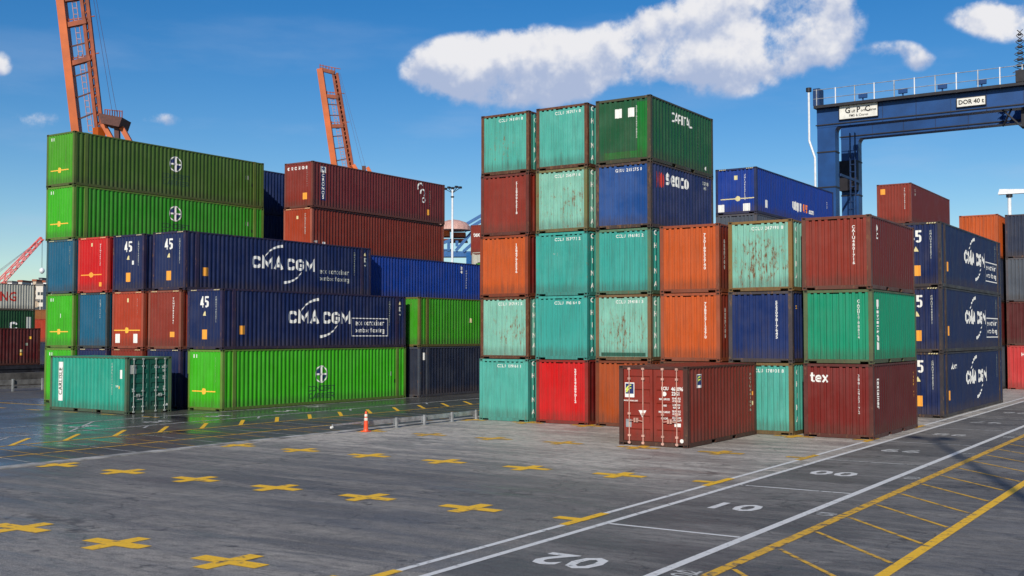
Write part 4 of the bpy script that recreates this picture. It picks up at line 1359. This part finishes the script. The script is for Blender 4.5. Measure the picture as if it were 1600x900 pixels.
cone = root('traffic_cone', 'slim orange traffic post with white bands standing at the end of the guard rail', 'traffic cone', (-27.5, 31.75, 0.0))
def lathe(pts, n=20):
    mb = MB()
    for (r_, z_) in pts:
        for i in range(n):
            t = 2 * math.pi * i / n
            mb.v.append((r_ * math.cos(t), r_ * math.sin(t), z_))
    for k in range(len(pts) - 1):
        for i in range(n):
            j = (i + 1) % n
            mb.f.append((k * n + i, k * n + j, (k + 1) * n + j, (k + 1) * n + i))
    mb.f.append(tuple(range(n - 1, -1, -1))); k = (len(pts) - 1) * n; mb.f.append(tuple(k + i for i in range(n)))
    return mb
orange_pl = plain('orange_plastic', (.80, .09, .03), .45)
white_pl = plain('white_band', (.72, .66, .56), .5)
mb = MB(); mb.box(-.14, .14, -.14, .14, .004, .04); mb.build('base', orange_pl, cone, .008)
lathe([(.10, .041), (.085, .10), (.075, .38), (.07, .42)]).build('body', orange_pl, cone)
lathe([(.072, .421), (.075, .47), (.064, .52), (.058, .521)]).build('band', white_pl, cone)
lathe([(.055, .522), (.052, .56), (.046, .561)]).build('body', orange_pl, cone)
lathe([(.058, .562), (.064, .60), (.050, .66), (.03, .661)]).build('band', white_pl, cone)
lathe([(.040, .662), (.044, .70), (.032, .755), (.008, .765)]).build('tip', orange_pl, cone)

# high light mast beside the truck lane, outside the frame on the right: its long thin shadow crosses the lane
mast = root('light_mast', 'tall thin light mast beside the truck lane', 'lamp post', (7.9, -5.3, 0))
lathe([(.26, 0), (.24, .3), (.18, .31), (.10, 27.0), (.09, 27.05)], 16).build('pole', M['galv'], mast)
mb = MB(); mb.box(-.30, .30, -.30, .30, 0, .06); mb.build('base_plate', M['galv'], mast)
mb = MB(); mb.box(-.6, .6, -.06, .06, 26.9, 27.04); mb.build('cross_arm', M['galv'], mast)
for x in (-.5, .5):
    mb = MB(); mb.box(x - .26, x + .26, -.22, .22, 27.05, 27.4); mb.build('floodlight', M['dark'], mast)

# ------------------------------------------------------------------ gantry crane
GBL = plain('gantry_blue_paint', srgb(22, 68, 124), .45, var=.10, scale=.4)
GBD = plain('gantry_dark_blue_paint', srgb(22, 52, 96), .5, var=.12, scale=.5)
GDK = plain('gantry_dark_steel', srgb(34, 34, 40), .6)
WP = plain('white_painted_steel', (.72, .74, .76), .4, var=.05)
gc = root('gantry_crane', 'tall blue gantry crane on the right with railed girders and two white sign boards', 'gantry crane', (0, 0, 0))
GL, GRt = -28.45, -5.6
for yy in (87.0, 93.2):
    for (xa, sg) in ((GL, 1), (GRt, -1)):
        mb = MB()
        x0, x1_ = (xa, xa + 1.42 * sg)
        x0, x1_ = min(x0, x1_), max(x0, x1_)
        mb.hexa([(x0, yy, 1.9), (x1_, yy, 1.9), (x1_, yy + 1.0, 1.9), (x0, yy + 1.0, 1.9), (x0, yy, 20.0), (x1_, yy, 20.0), (x1_, yy + 1.0, 20.0), (x0, yy + 1.0, 20.0)])
        # rounded gusset between leg and girder
        n = 8; r_ = .55; xe = xa + 1.42 * sg
        pts = [(xe, 20.12)] + [(xe + sg * (r_ - r_ * math.cos(math.pi / 2 * i / n)) if False else xe + sg * r_ * (1 - math.sin(math.pi / 2 * i / n)), 20.12 - r_ * (1 - math.cos(math.pi / 2 * i / n))) for i in range(n + 1)]
        k = len(mb.v)
        for q in pts: mb.v.append((q[0], yy + .01, q[1]))
        for q in pts: mb.v.append((q[0], yy + .99, q[1]))
        m_ = len(pts)
        mb.f.append(tuple(k + i for i in range(m_))); mb.f.append(tuple(k + m_ + i for i in reversed(range(m_))))
        for i in range(m_): mb.f.append((k + i, k + (i + 1) % m_, k + m_ + (i + 1) % m_, k + m_ + i))
        leg = mb.build('leg', GBL, gc)
        for z in (8, 12.2, 15.2, 18.0):
            mb = MB(); mb.box(x0 - .04, x1_ + .04, yy - .05, yy + 1.05, z, z + .10); mb.build('leg_band', GDK, leg)
    mb = MB(); mb.box(GL - .02, GRt + .02, yy - .02, yy + 1.04, 20.0, 21.50); mb.build('girder', GBL, gc)
    mb = MB(); mb.box(GL - .1, GRt + .1, yy - .10, yy - .021, 20.72 - .55, 20.72 - .47)
    mb.box(GL - .1, GRt + .1, yy - .55, yy + 1.3, 21.505, 21.72)
    mb.build('walkway', GDK, gc)
    mb = MB()
    for k in range(9):
        x = GL + 2.6 + k * 2.5
        mb.box(x, x + .06, yy - .045, yy - .021, 20.02, 21.48)
    mb.build('stiffener', GBD, gc)
    mb = MB()
    for z in (22.25, 22.95): mb.tube((GL - .1, yy - .5, z), (GRt + .1, yy - .5, z), .028, 6)
    mb.build('handrail', M['galv'], gc)
    for k in range(16):
        x = GL + .15 + k * 1.5
        mb = MB(); mb.box(x - .035, x + .035, yy - .54, yy - .46, 21.5, 23.0); mb.build('handrail_post', WP if k % 2 else M['galv'], gc)
for xx in (GL + .7, GRt - .7):
    mb = MB(); mb.box(xx - .6, xx + .6, 84.5, 96.5, .95, 1.9); mb.build('sill_beam', GBL, gc)
    for yy in (85.4, 88.0, 92.9, 95.6):
        mb = MB(); mb.tube((xx - .32, yy, .65), (xx + .32, yy, .65), .65, 20); mb.build('wheel', GDK, gc)
for z in (16.2, 11.0):
    mb = MB(); mb.box(GL + 1.45, GL + 1.55, 88.05, 93.1, z, z + .2); mb.build('cross_tie', GBD, gc)
mb = MB(); mb.box(GL + .0, GL + 1.44, 92.6, 93.18, 15.6, 18.1); mb.build('electrical_cabinet', plain('cabinet_dark', srgb(28, 26, 34), .7), gc)
mb = MB()
for k in range(16): mb.box(GL + 1.55, GL + 1.95, 90.5, 90.55, 9 + k * .6, 9.05 + k * .6)
for yy in (90.4, 90.62):
    for x in (GL + 1.55, GL + 1.95): mb.tube((x, yy, 5), (x, yy, 20), .03, 6)
mb.build('ladder', GBD, gc)
mb = MB()
P_ = [(GL - .55, 86.7, 22.95), (GL - .55, 86.7, 19.0), (GL - .1, 86.7, 17.6), (GL - .1, 86.7, 3.0)]
for a_, b_ in zip(P_[:-1], P_[1:]): mb.tube(a_, b_, .085, 10)
mb.build('conduit_pipe', WP, gc)
mb = MB(); mb.tube((GL - .55, 86.7, 22.95), (GL - .55, 86.7, 23.25), .22, 12); mb.build('pipe_cap', GDK, gc)
mb = MB(); mb.box(GL - .15, GL + .35, 86.5, 87.6, 21.73, 23.1); mb.build('end_panel', GBD, gc)
for k, x in enumerate((-25.07, -22.01, -19.1, -16.31)):
    mb = MB(); mb.box(x - .33, x + .33, 87.8, 88.0, 22.2, 22.55); mb.box(x - .05, x + .05, 87.85, 87.95, 21.72, 22.2); mb.build('floodlight', GBL, gc)
Msign = plain('sign_white', (.70, .69, .63), .5, var=.06)
def board(x0, x1_, z0, z1, texts):
    mb = MB(); mb.box(x0, x1_, 86.80, 86.90, z0, z1)
    b = mb.build('sign_board', Msign, gc)
    for (s_, x, z, size, bold) in texts:
        V, F = glyph_mesh(s_, size, bold, .95, 1.0)
        me = bpy.data.meshes.new('lettering'); me.from_pydata([(x + a_, 86.79, z + b_) for a_, b_ in V], [], [tuple(f) for f in F]); me.update()
        new_obj('lettering', me, b, M['black_letter'])
    mb = MB()
    mb.box(x0 - .05, x1_ + .05, 86.785, 86.91, z0 - .05, z0); mb.box(x0 - .05, x1_ + .05, 86.785, 86.91, z1, z1 + .05)
    mb.box(x0 - .05, x0, 86.785, 86.91, z0, z1); mb.box(x1_, x1_ + .05, 86.785, 86.91, z0, z1)
    mb.build('sign_frame', GDK, b)
board(-26.60, -23.66, 20.48, 21.50, [('G', -25.95, 21.10, .62, .04), ('ulf', -25.52, 21.02, .30, .02), ('P', -25.12, 21.10, .62, .04), ('ort', -24.76, 21.02, .30, .02),
                                      ('C', -24.42, 21.10, .62, .04), ('ranes', -24.03, 21.02, .27, .02), ('PMS & Cranes', -25.1, 20.68, .27, .01)])
board(-17.84, -15.88, 20.47, 21.09, [('DOR 40 t', -16.86, 20.77, .46, .03)])
# trolley at the right edge of the picture
mb = MB(); mb.box(-13.75, -8.2, 86.4, 94.6, 21.75, 22.6); mb.box(-12.9, -9.0, 87.8, 93.0, 22.6, 24.4); mb.build('trolley', GDK, gc)
mb = MB()
for k in range(7):
    z = 22.6 + k * .45; w = .5 - k * .045
    mb.box(-13.55 - w * .5, -13.55 + w * .5, 87.1, 87.1 + w, z, z + .10)
    mb.bar((-13.55 - w, 87.2, z), (-13.55 + w * .8, 87.4, z + .45), .05); mb.bar((-13.55 + w, 87.2, z), (-13.55 - w * .8, 87.4, z + .45), .05)
mb.build('cable_tower', GDK, gc)
mb = MB(); mb.box(-13.6, -11.5, 87.6, 91.0, 18.7, 19.95); mb.bar((-14.8, 87.3, 20.0), (-13.5, 87.9, 18.6), .10); mb.bar((-14.2, 87.3, 20.0), (-14.9, 87.9, 18.9), .10)
mb.build('operator_cab', GDK, gc)

# ------------------------------------------------------------------ raised harbour cranes on the horizon
OR = plain('crane_orange_paint', srgb(188, 88, 22), .5, var=.10, scale=.15)
ORD = plain('crane_rust_orange_paint', srgb(134, 60, 26), .6, var=.22, scale=.3)
STL = plain('crane_dark_steel', srgb(84, 50, 44), .7)
def harbour_crane(label, D, lb, lt, rb, rt, ties, base, plat=True):
    """lb, lt, rb, rt: feet and tips of the two boom beams"""
    p = lambda q, dd=0.: at(q[0], q[1], D + dd)
    ft = p(((lb[0] + rb[0]) / 2, 523)); ft.z = 0
    g_ = root('harbour_crane', label, 'harbour crane', ft, 0, 'raised harbour crane booms on the skyline')
    rel = lambda v: v - ft
    s_ = D / F_PX
    fw = Vector((math.sin(-YAW), math.cos(-YAW), 0)); rt_ = Vector((fw.y, -fw.x, 0))
    w = base
    mb = MB(); mb.bar(rel(p(lb)), rel(p(lt)), w, w * 1.2, up=fw); mb.build('boom_beam', OR, g_)
    mb = MB()
    A0, A1 = rel(p(rb)), rel(p(rt))
    for du, df in ((-.32, 0), (.40, 0), (.0, .9)):
        mb.bar(A0 + rt_ * w * du + fw * w * df, A1 + rt_ * w * du + fw * w * df, w * .42, up=fw)
    n = 22
    for i in range(n):
        a_ = A0.lerp(A1, i / n); b_ = A0.lerp(A1, (i + .8) / n)
        mb.bar(a_ - rt_ * w * .4, b_ + rt_ * w * .4, w * .14, up=fw)
        mb.bar(a_ + rt_ * w * .4, b_ - rt_ * w * .4 + fw * w * .9, w * .14, up=fw)
    mb.build('boom_beam', ORD, g_)
    B0, B1 = rel(p(lb)), rel(p(lt))
    for t, big_ in ties:
        mb = MB()
        a_ = B0.lerp(B1, t); b_ = A0.lerp(A1, t)
        mb.bar(a_, b_, w * (.62 if big_ else .16), up=fw)
        if big_:
            mb.bar(a_ + Vector((0, 0, w * .7)), b_ + rt_ * w * 1.0 + Vector((0, 0, w * .7)), w * .12, up=fw)
            for k in range(6):
                q = a_.lerp(b_, k / 5); mb.bar(q, q + Vector((0, 0, w * .9)), w * .10)
        mb.build('cross_beam', ORD if big_ else STL, g_)
    mb = MB()
    nL = 26
    c0, c1_ = B0.lerp(A0, .62), B1.lerp(A1, .50).lerp(B0.lerp(A0, .62), .23)
    for du in (-.28, .28):
        mb.bar(c0 + rt_ * w * du, c1_ + rt_ * w * du, w * .10, up=fw)
    for i in range(nL):
        q = c0.lerp(c1_, i / nL); mb.bar(q - rt_ * w * .28, q + rt_ * w * .28, w * .10)
    mb.build('ladder', plain('ladder_grey', srgb(150, 120, 130), .6), g_)
    mb = MB()
    mb.bar(A1 + rt_ * w * .9, A0 + rt_ * w * 2.6, w * .03); mb.bar(A1 + rt_ * w * .7, A0 + rt_ * w * 2.0, w * .03)
    mb.build('stay_rope', STL, g_)
    # portal, A-frame and legs down to the quay
    top = A0
    mb = MB()
    q0 = A0 + rt_ * w * .7 + Vector((0, 0, w * .4)); q1 = A0 + rt_ * w * 2.9 + Vector((0, 0, w * .25))
    if plat:
        mb.hexa([q0 + fw * -2, q1 + fw * -2 + Vector((0, 0, -w * .3)), q1 + fw * 4 + Vector((0, 0, -w * .3)), q0 + fw * 4,
                 q0 + rt_ * -w * .4 + fw * -2 + Vector((0, 0, w * 1.3)), q1 + rt_ * w * .4 + fw * -2 + Vector((0, 0, w * .9)), q1 + rt_ * w * .4 + fw * 4 + Vector((0, 0, w * .9)), q0 + rt_ * -w * .4 + fw * 4 + Vector((0, 0, w * 1.3))])
    mb.build('platform', STL, g_) if plat else None
    mb = MB()
    for k in range(8):
        q = q0.lerp(q1, k / 7) + Vector((0, 0, w * 1.0)); mb.bar(q, q + Vector((0, 0, w * 1.0)), w * .09)
    mb.bar(q0 + Vector((0, 0, w * 2.0)), q1 + Vector((0, 0, w * 1.9)), w * .09)
    mb.build('platform_rail', ORD, g_) if plat else None
    for a_, dx_, mt in ((A0 + rt_ * w * .5 + Vector((0, 0, w * .5)), 6.5, OR), (q1 + Vector((0, 0, -w * .2)), 6.5, OR), (q0.lerp(q1, .72), .4, STL)):
        b_ = a_ + Vector((0, 0, -w * 7.0)) + rt_ * w * dx_ * .62
        mb = MB(); mb.bar(a_, b_, w * .6, up=fw); mb.build('strut', mt, g_)
    zb = min(B0.z, A0.z) - w * 2
    for a_ in (B0, A0):
        for dd in (0, 18):
            q = a_ + fw * dd
            mb = MB(); mb.bar((q.x, q.y, 0), (q.x, q.y, a_.z), w * 1.1); mb.build('leg', OR, g_)
    for z in (w * 6, zb):
        for dd in (0, 18):
            mb = MB(); mb.bar(Vector((B0.x, B0.y, z)) + fw * dd, Vector((A0.x, A0.y, z)) + fw * dd, w); mb.build('portal_beam', OR, g_)
    mb = MB(); mb.box(-6, 6, 5, 16, 14, 20); mb.build('machinery_house', OR, g_)
    return g_

harbour_crane('nearer and taller orange harbour crane, its boom raised behind the olive green container', 250, (121, 215), (82, -120), (155, 200), (118, -120),
              [(.08, 0), (.18, 0), (.28, 0), (.34, 1), (.42, 0), (.52, 1), (.64, 1), (.86, 1), (1.0, 1)], 1.75)
harbour_crane('smaller orange harbour crane with its raised boom behind the red brown stack', 360, (524, 268), (500, 108), (548, 262), (523, 114),
              [(.10, 0), (.22, 0), (.34, 0), (.44, 1), (.55, 0), (.66, 0), (.74, 1), (1.0, 1)], 1.85, False)

# quay crane glimpsed between the stacks: orange house and blue girders
hq = root('quay_crane', 'far quay crane with orange machinery house and blue struts seen left of the central block', 'quay crane', at(715, 523, 300) - Vector((0, 0, CAMH)))
o0 = hq.location.copy()
P3 = lambda x, y, d=300: at(x, y, d) - o0
BL = plain('quay_crane_blue', srgb(36, 92, 150), .5); PK = plain('sunbleached_roof', srgb(190, 150, 140), .7)
fw = Vector((math.sin(-YAW), math.cos(-YAW), 0)); rt_ = Vector((fw.y, -fw.x, 0))
def slab(name, x0, y0, x1_, y1, mat, th=5., par=hq, d=300):
    mb = MB()
    a_, b_, c_, d_ = P3(x0, y1, d), P3(x1_, y1, d), P3(x1_, y0, d), P3(x0, y0, d)
    mb.hexa([a_, b_, b_ + fw * th, a_ + fw * th, d_, c_, c_ + fw * th, d_ + fw * th])
    return mb.build(name, mat, par)
slab('machinery_house', 684, 359, 702, 369, OR); slab('machinery_house', 706, 363, 727, 370, ORD)
slab('platform', 680, 373, 729, 375.5, ORD, 9)
mb = MB()
a_ = P3(709, 360)
for k, (r_, h_) in enumerate(((4.6, 0), (4.4, 1.2), (3.2, 2.4), (1.4, 3.0))): pass
dome = lathe([(4.7, 0), (4.5, 1.0), (3.4, 2.1), (1.6, 2.7), (.3, 2.9)], 18).build('roof', PK, hq); dome.location = a_
mb = MB()
for x0, x1_ in ((690, 697), (722, 728)):
    mb.bar(P3(x0, 352), P3(x1_, 358), .8, up=fw)
mb.build('hoist_frame', PK, hq)
slab('girder', 678, 392.5, 738, 401, BL, 4); slab('girder', 676, 389, 706, 391.5, BL, 2)
for a_, b_ in (((760, 332), (724, 353)), ((760, 340), (726, 361)), ((712, 392), (738, 362)), ((724, 393), (748, 372)), ((684, 383), (704, 375)), ((701, 375), (701, 392)), ((714, 376), (714, 385))):
    mb = MB(); mb.bar(P3(*a_), P3(*b_), .75, up=fw); mb.build('strut', BL, hq)
for x in (684, 735):
    mb = MB(); q = P3(x, 395); mb.bar((q.x, q.y, 0), q, 1.6); mb.build('leg', BL, hq)

# white light mast between the stacks
wm = root('light_mast', 'white light mast with a cluster of small lamps seen between the stacks', 'lamp post', (-88.95, 120, 0))
lathe([(.20, 0), (.18, 6), (.12, 23.0), (.1, 23.1)], 14).build('pole', WP, wm)
mb = MB(); mb.tube((0, 0, 22.0), (0, 0, 22.15), .24, 12); mb.build('collar', GDK, wm)
for k in range(5):
    t = -1.2 + k * .62
    mb = MB(); mb.box(t - .16, t + .16, -.2, .2, 23.12 + .12 * (k % 2), 23.38 + .12 * (k % 2)); mb.bar((t, 0, 23.2), (0, 0, 22.6), .07); mb.build('lamp', GDK, wm)

# ------------------------------------------------------------------ right background : ship provision crane on a pale building
pb = root('harbour_building', 'pale flat roofed building behind the right hand stack', 'building', at(1590, 523, 150) - Vector((0, 0, CAMH)))
mb = MB(); mb.box(-3.2, 12, 0, 12, 0, 18.6); mb.build('wall', plain('cream_wall', srgb(190, 184, 160), .8), pb)
mb = MB(); mb.box(-3.5, 12.3, -.3, 12.3, 18.6, 19.1); mb.build('roof', plain('grey_roof', srgb(150, 148, 135), .8), pb)
pc = root('slewing_crane', 'white slewing crane with horizontal jib on the pale building at the right edge', 'crane', pb.location + Vector((-1.2, 3, 19.1)))
mb = MB(); mb.tube((0, 0, 0), (0, 0, 3.4), .24, 12); mb.build('post', WP, pc)
mb = MB(); mb.tube((0, 0, 3.41), (0, 0, 3.8), .42, 12); mb.build('slew_ring', GDK, pc)
mb = MB(); mb.hexa([(-1.4, -.4, 3.85), (5.6, -.4, 3.85), (5.6, .4, 3.85), (-1.4, .4, 3.85), (-1.2, -.35, 4.6), (5.6, -.25, 4.15), (5.6, .25, 4.15), (-1.2, .35, 4.6)]); mb.build('jib', WP, pc)

# ------------------------------------------------------------------ far left : rail wagon, old containers, red crane, town
wg = root('rail_wagon', 'dark flat rail wagon under the maroon container at the left edge', 'rail wagon', (-80.2, 46, 0))
WD = plain('wagon_dark_steel', srgb(34, 34, 40), .7, var=.3, scale=2)
mb = MB(); mb.box(-1.3, 1.3, -14, 8, .98, 1.26); mb.box(-1.25, 1.25, -14, 8, .75, .97); mb.build('deck', WD, wg)
mb = MB(); mb.box(1.26, 1.31, -14, 8, .40, .74); mb.build('sole_bar', WD, wg)
for y in (-12, -10.2, 4.0, 5.8):
    for x in (-.75, .75):
        mb = MB(); mb.tube((x - .07, y, .52), (x + .07, y, .52), .46, 18); mb.build('wheel', M['galv'] if False else WD, wg)
for y in (-11.1, 4.9):
    mb = MB(); mb.box(-1.0, 1.0, y - 1.4, y + 1.4, .45, .74); mb.build('bogie', WD, wg)
mb = MB()
for x in (-.72, .72): mb.box(-80.2 + x - .04, -80.2 + x + .04, -20, 200, .0, .14)
o = mb.build('rail_track', plain('rail_steel', (.22, .18, .15), .5, .6)); tag(o, None, None, None, 'structure')
GL_ = 'containers in the rail yard at the left edge'
c = container('maroon container riding on the rail wagon at the left edge', (-80.2, 52.6 - 12.192, 1.27), 12.192, 2.85, K['maroon'], .25, 0, .3, None, GL_, 0, mid=False)
for u_, z_, m_ in ((10.6, 1.1, 'castmark'), (10.6, .85, 'yellow_mark'), (11.0, 1.6, 'faded'), (11.3, 2.1, 'yellow_mark')): plate(c, 'right', u_, z_, .22, .2, m_)
c = container('dark green container with a white letter behind the maroon one at the left edge', (-101.2, 65.95 - 12.192, 2.9), 12.192, HC + .2, K['dgreen'], .2, 0, .2, None, GL_, 0, mid=False)
on_wall(c, 'lettering', block_text('C', .8, .8, .2), 'right', 9.9, 1.55, M['white'], 12.192, HC + .2); plate(c, 'right', 11.55, 1.7, .55, 1.5, 'dim_white', 'label_plate')
container('dark container at the foot of the stack below the dark green one', (-101.2, 65.95 - 12.192, 0), 12.192, HC, K['slate'], .2, 0, .2, None, GL_, 0, mid=False)
c = container('pale grey container with big red letters at the left edge', (-101.2, 65.95 - 12.192, 6.0), 12.192, 2.55, K['white'], .12, 0, .2, srgb(120, 110, 100), GL_, 0, mid=False)
on_wall(c, 'lettering', glyph_mesh('YANG MING', 1.25, .06, .95), 'right', 6.9, 1.25, M['red_letter'], 12.192, 2.55)

gl = root('guard_rail', 'grey guard rail along the far track at the left edge', 'guard rail', (-66, 45, 0))
mb = MB(); mb.box(-.04, .04, -14, 8, .42, .72); mb.box(-.03, .03, -14, 8, .18, .30); mb.build('rail', plain('old_galvanised', (.16, .16, .16), .6), gl)
for k in range(11):
    y = -13.5 + 2.1 * k
    mb = MB(); mb.box(.05, .14, y - .06, y + .06, 0, .78); mb.build('post', M['galv'], gl)
mb = MB(); mb.box(-73.5, -73.1, -10, 140, 0, .9)
tag(mb.build('boundary_wall', plain('dark_concrete', (.09, .085, .08), .85, var=.3, scale=.8)), 'low dark concrete wall along the rail yard', 'wall')

rc_ = root('lattice_crane', 'red lattice boom crane leaning up to the right at the left edge', 'crane', at(-60, 523, 180) - Vector((0, 0, CAMH)))
o0 = rc_.location.copy()
RD = plain('crane_red_paint', srgb(214, 84, 84), .55)
a_, b_ = at(-60, 505, 180) - o0, at(66, 372, 180) - o0
mb = MB()
ax = (b_ - a_).normalized(); nn = ax.cross(fw).normalized()
wb = .55
for du, df in ((-1, -1), (1, -1), (1, 1), (-1, 1)):
    mb.bar(a_ + nn * wb * du + fw * wb * df, b_ + nn * .25 * du + fw * .25 * df, .13, up=fw)
n = 26
for i in range(n):
    w0 = wb + (.25 - wb) * i / n; w1 = wb + (.25 - wb) * (i + 1) / n
    p0 = a_.lerp(b_, i / n); p1 = a_.lerp(b_, (i + 1) / n); s_ = 1 if i % 2 else -1
    mb.bar(p0 + nn * w0 * s_ - fw * w0, p1 - nn * w1 * s_ - fw * w1, .09, up=fw)
    mb.bar(p0 - nn * w0 * s_ + fw * w0, p1 + nn * w1 * s_ + fw * w1, .09, up=fw)
mb.build('lattice_boom', RD, rc_)
mb = MB(); q = at(66, 372, 180) - o0; mb.tube(q, at(65.5, 421, 180) - o0, .035, 6); mb.build('hoist_rope', GDK, rc_)
mb = MB()
for k in range(3):
    mb.tube(a_ + nn * 3 + fw * (k - 1), q, .03, 5)
mb.build('stay_rope', M['galv'], rc_)
mb = MB(); s0 = at(65.5, 423, 180) - o0
lathe([(.05, .5), (.34, .3), (.42, 0), (.34, -.3), (.05, -.5)], 12).build('hook_ball', WP, rc_).location = s0
mb = MB(); mb.box(a_.x - 3, a_.x + 3, a_.y - 2, a_.y + 2, 0, 3.2); mb.build('crane_body', RD, rc_)

# hill and town on the horizon at the left
hm = plain('dry_hill', (.14, .13, .10), .9, var=.3, scale=.02)
V = []; F = []
nx, ny = 40, 8
for j in range(ny + 1):
    for i in range(nx + 1):
        px_ = -500 + i * 20; D_ = 620 + j * 90
        g_ = at(px_, 523, D_)
        hgt = max(0, math.sin(math.pi * j / ny) ** .8) * (26 + 10 * math.sin(i * .7) + 6 * math.sin(i * 1.9 + j)) * max(0, 1 - abs(i - 20) / 20) ** .6
        V.append((g_.x, g_.y, hgt - .5))
for j in range(ny):
    for i in range(nx):
        k = j * (nx + 1) + i; F.append((k, k + 1, k + nx + 2, k + nx + 1))
me = bpy.data.meshes.new('hills'); me.from_pydata(V, [], F); me.update()
tag(new_obj('hills', me, None, hm), None, None, None, 'structure')
tw = [srgb(222, 218, 212), srgb(232, 230, 228), srgb(190, 172, 150), srgb(206, 200, 190)]
twm = [plain('house_wall', c_, .8, var=.05) for c_ in tw]
roofm = [plain('roof_tile', srgb(150, 84, 60), .8), plain('roof_flat', srgb(120, 116, 112), .8), plain('roof_slate', srgb(70, 72, 82), .8)]
glass = plain('dark_window', (.04, .05, .06), .3)
desc = ['white', 'bright white', 'tan', 'pale grey']
rfd = ['red brown roof', 'flat grey roof', 'slate roof']
HS = [(2, 443, 9, 462), (10, 441, 17, 465), (19, 444, 25, 462), (27, 440, 33, 470), (35, 443, 41, 468), (43, 441, 49, 472), (50, 439, 55, 520), (55, 446, 66, 520), (60, 436, 64, 470), (66, 441, 71, 520), (52, 470, 60, 523), (71, 440, 80, 520)]
for k, (x0, y0, x1_, y1) in enumerate(HS):
    D_ = 560 - (k % 4) * 14 if y1 < 500 else 480 - (k % 3) * 16
    c0 = at((x0 + x1_) / 2, 523, D_); s_ = D_ / F_PX; w_ = (x1_ - x0) * s_ / 2; h_ = (523 - y0) * s_ + CAMH
    where = ['near the left picture edge', 'second from the left edge', 'third from the left edge', 'tall and narrow above the pale container', 'above the red letters side of the pale container', 'beside the pale container top', 'at the corner of the pale container',
             'widest, in the gap by the lime stack', 'narrow and highest, in the gap', 'nearest the left block', 'low one in the gap', 'half behind the left block'][k]
    hb = root('town_building', '%s town building with %s, %s' % (desc[k % 4], rfd[k % 3], where), 'building', (c0.x, c0.y, 0), YAW, 'buildings of the town on the horizon')
    mb = MB(); mb.box(-w_, w_, 0, 10, 0, h_); mb.build('wall', twm[k % 4], hb)
    mb = MB(); mb.box(-w_ - .3, w_ + .3, -.3, 10.3, h_, h_ + .8); mb.build('roof', roofm[k % 3], hb)
    for wz in range(2, 5):
        for wx in (-.5, .35):
            z_ = h_ - wz * 3.0 + 2
            if z_ < 3: continue
            mb = MB(); mb.box(w_ * wx, w_ * wx + .9, -.06, -.01, z_, z_ + 1.3); mb.build('window', glass, hb)
for k, (x0, y0, x1_, y1, colr, lb) in enumerate(((55, 496, 66, 516, srgb(150, 92, 46), 'tan brown container in the gap left of the left block'), (57, 516, 70, 534, srgb(178, 58, 30), 'red orange container low in the gap left of the left block'))):
    g_ = at(x0, 523, 140 if k == 0 else 125); z0_ = CAMH + (523 - y1) * (140 if k == 0 else 125) / F_PX
    container(lb, (g_.x + 1, g_.y, max(0, z0_)), 6.058, STD, colr, .2, 0, .2, None, GL_, YAW * .3)
    if z0_ > .1:
        container('dark container supporting the %s' % lb.split(' in ')[0].split(' low')[0], (g_.x + 1, g_.y, z0_ - STD if z0_ > STD else 0), 6.058, min(STD, z0_), K['slate'], .2, 0, .2, None, GL_, YAW * .3)

for o in bpy.data.objects:
    for k in ('_L', '_H'):
        if k in o: del o[k]
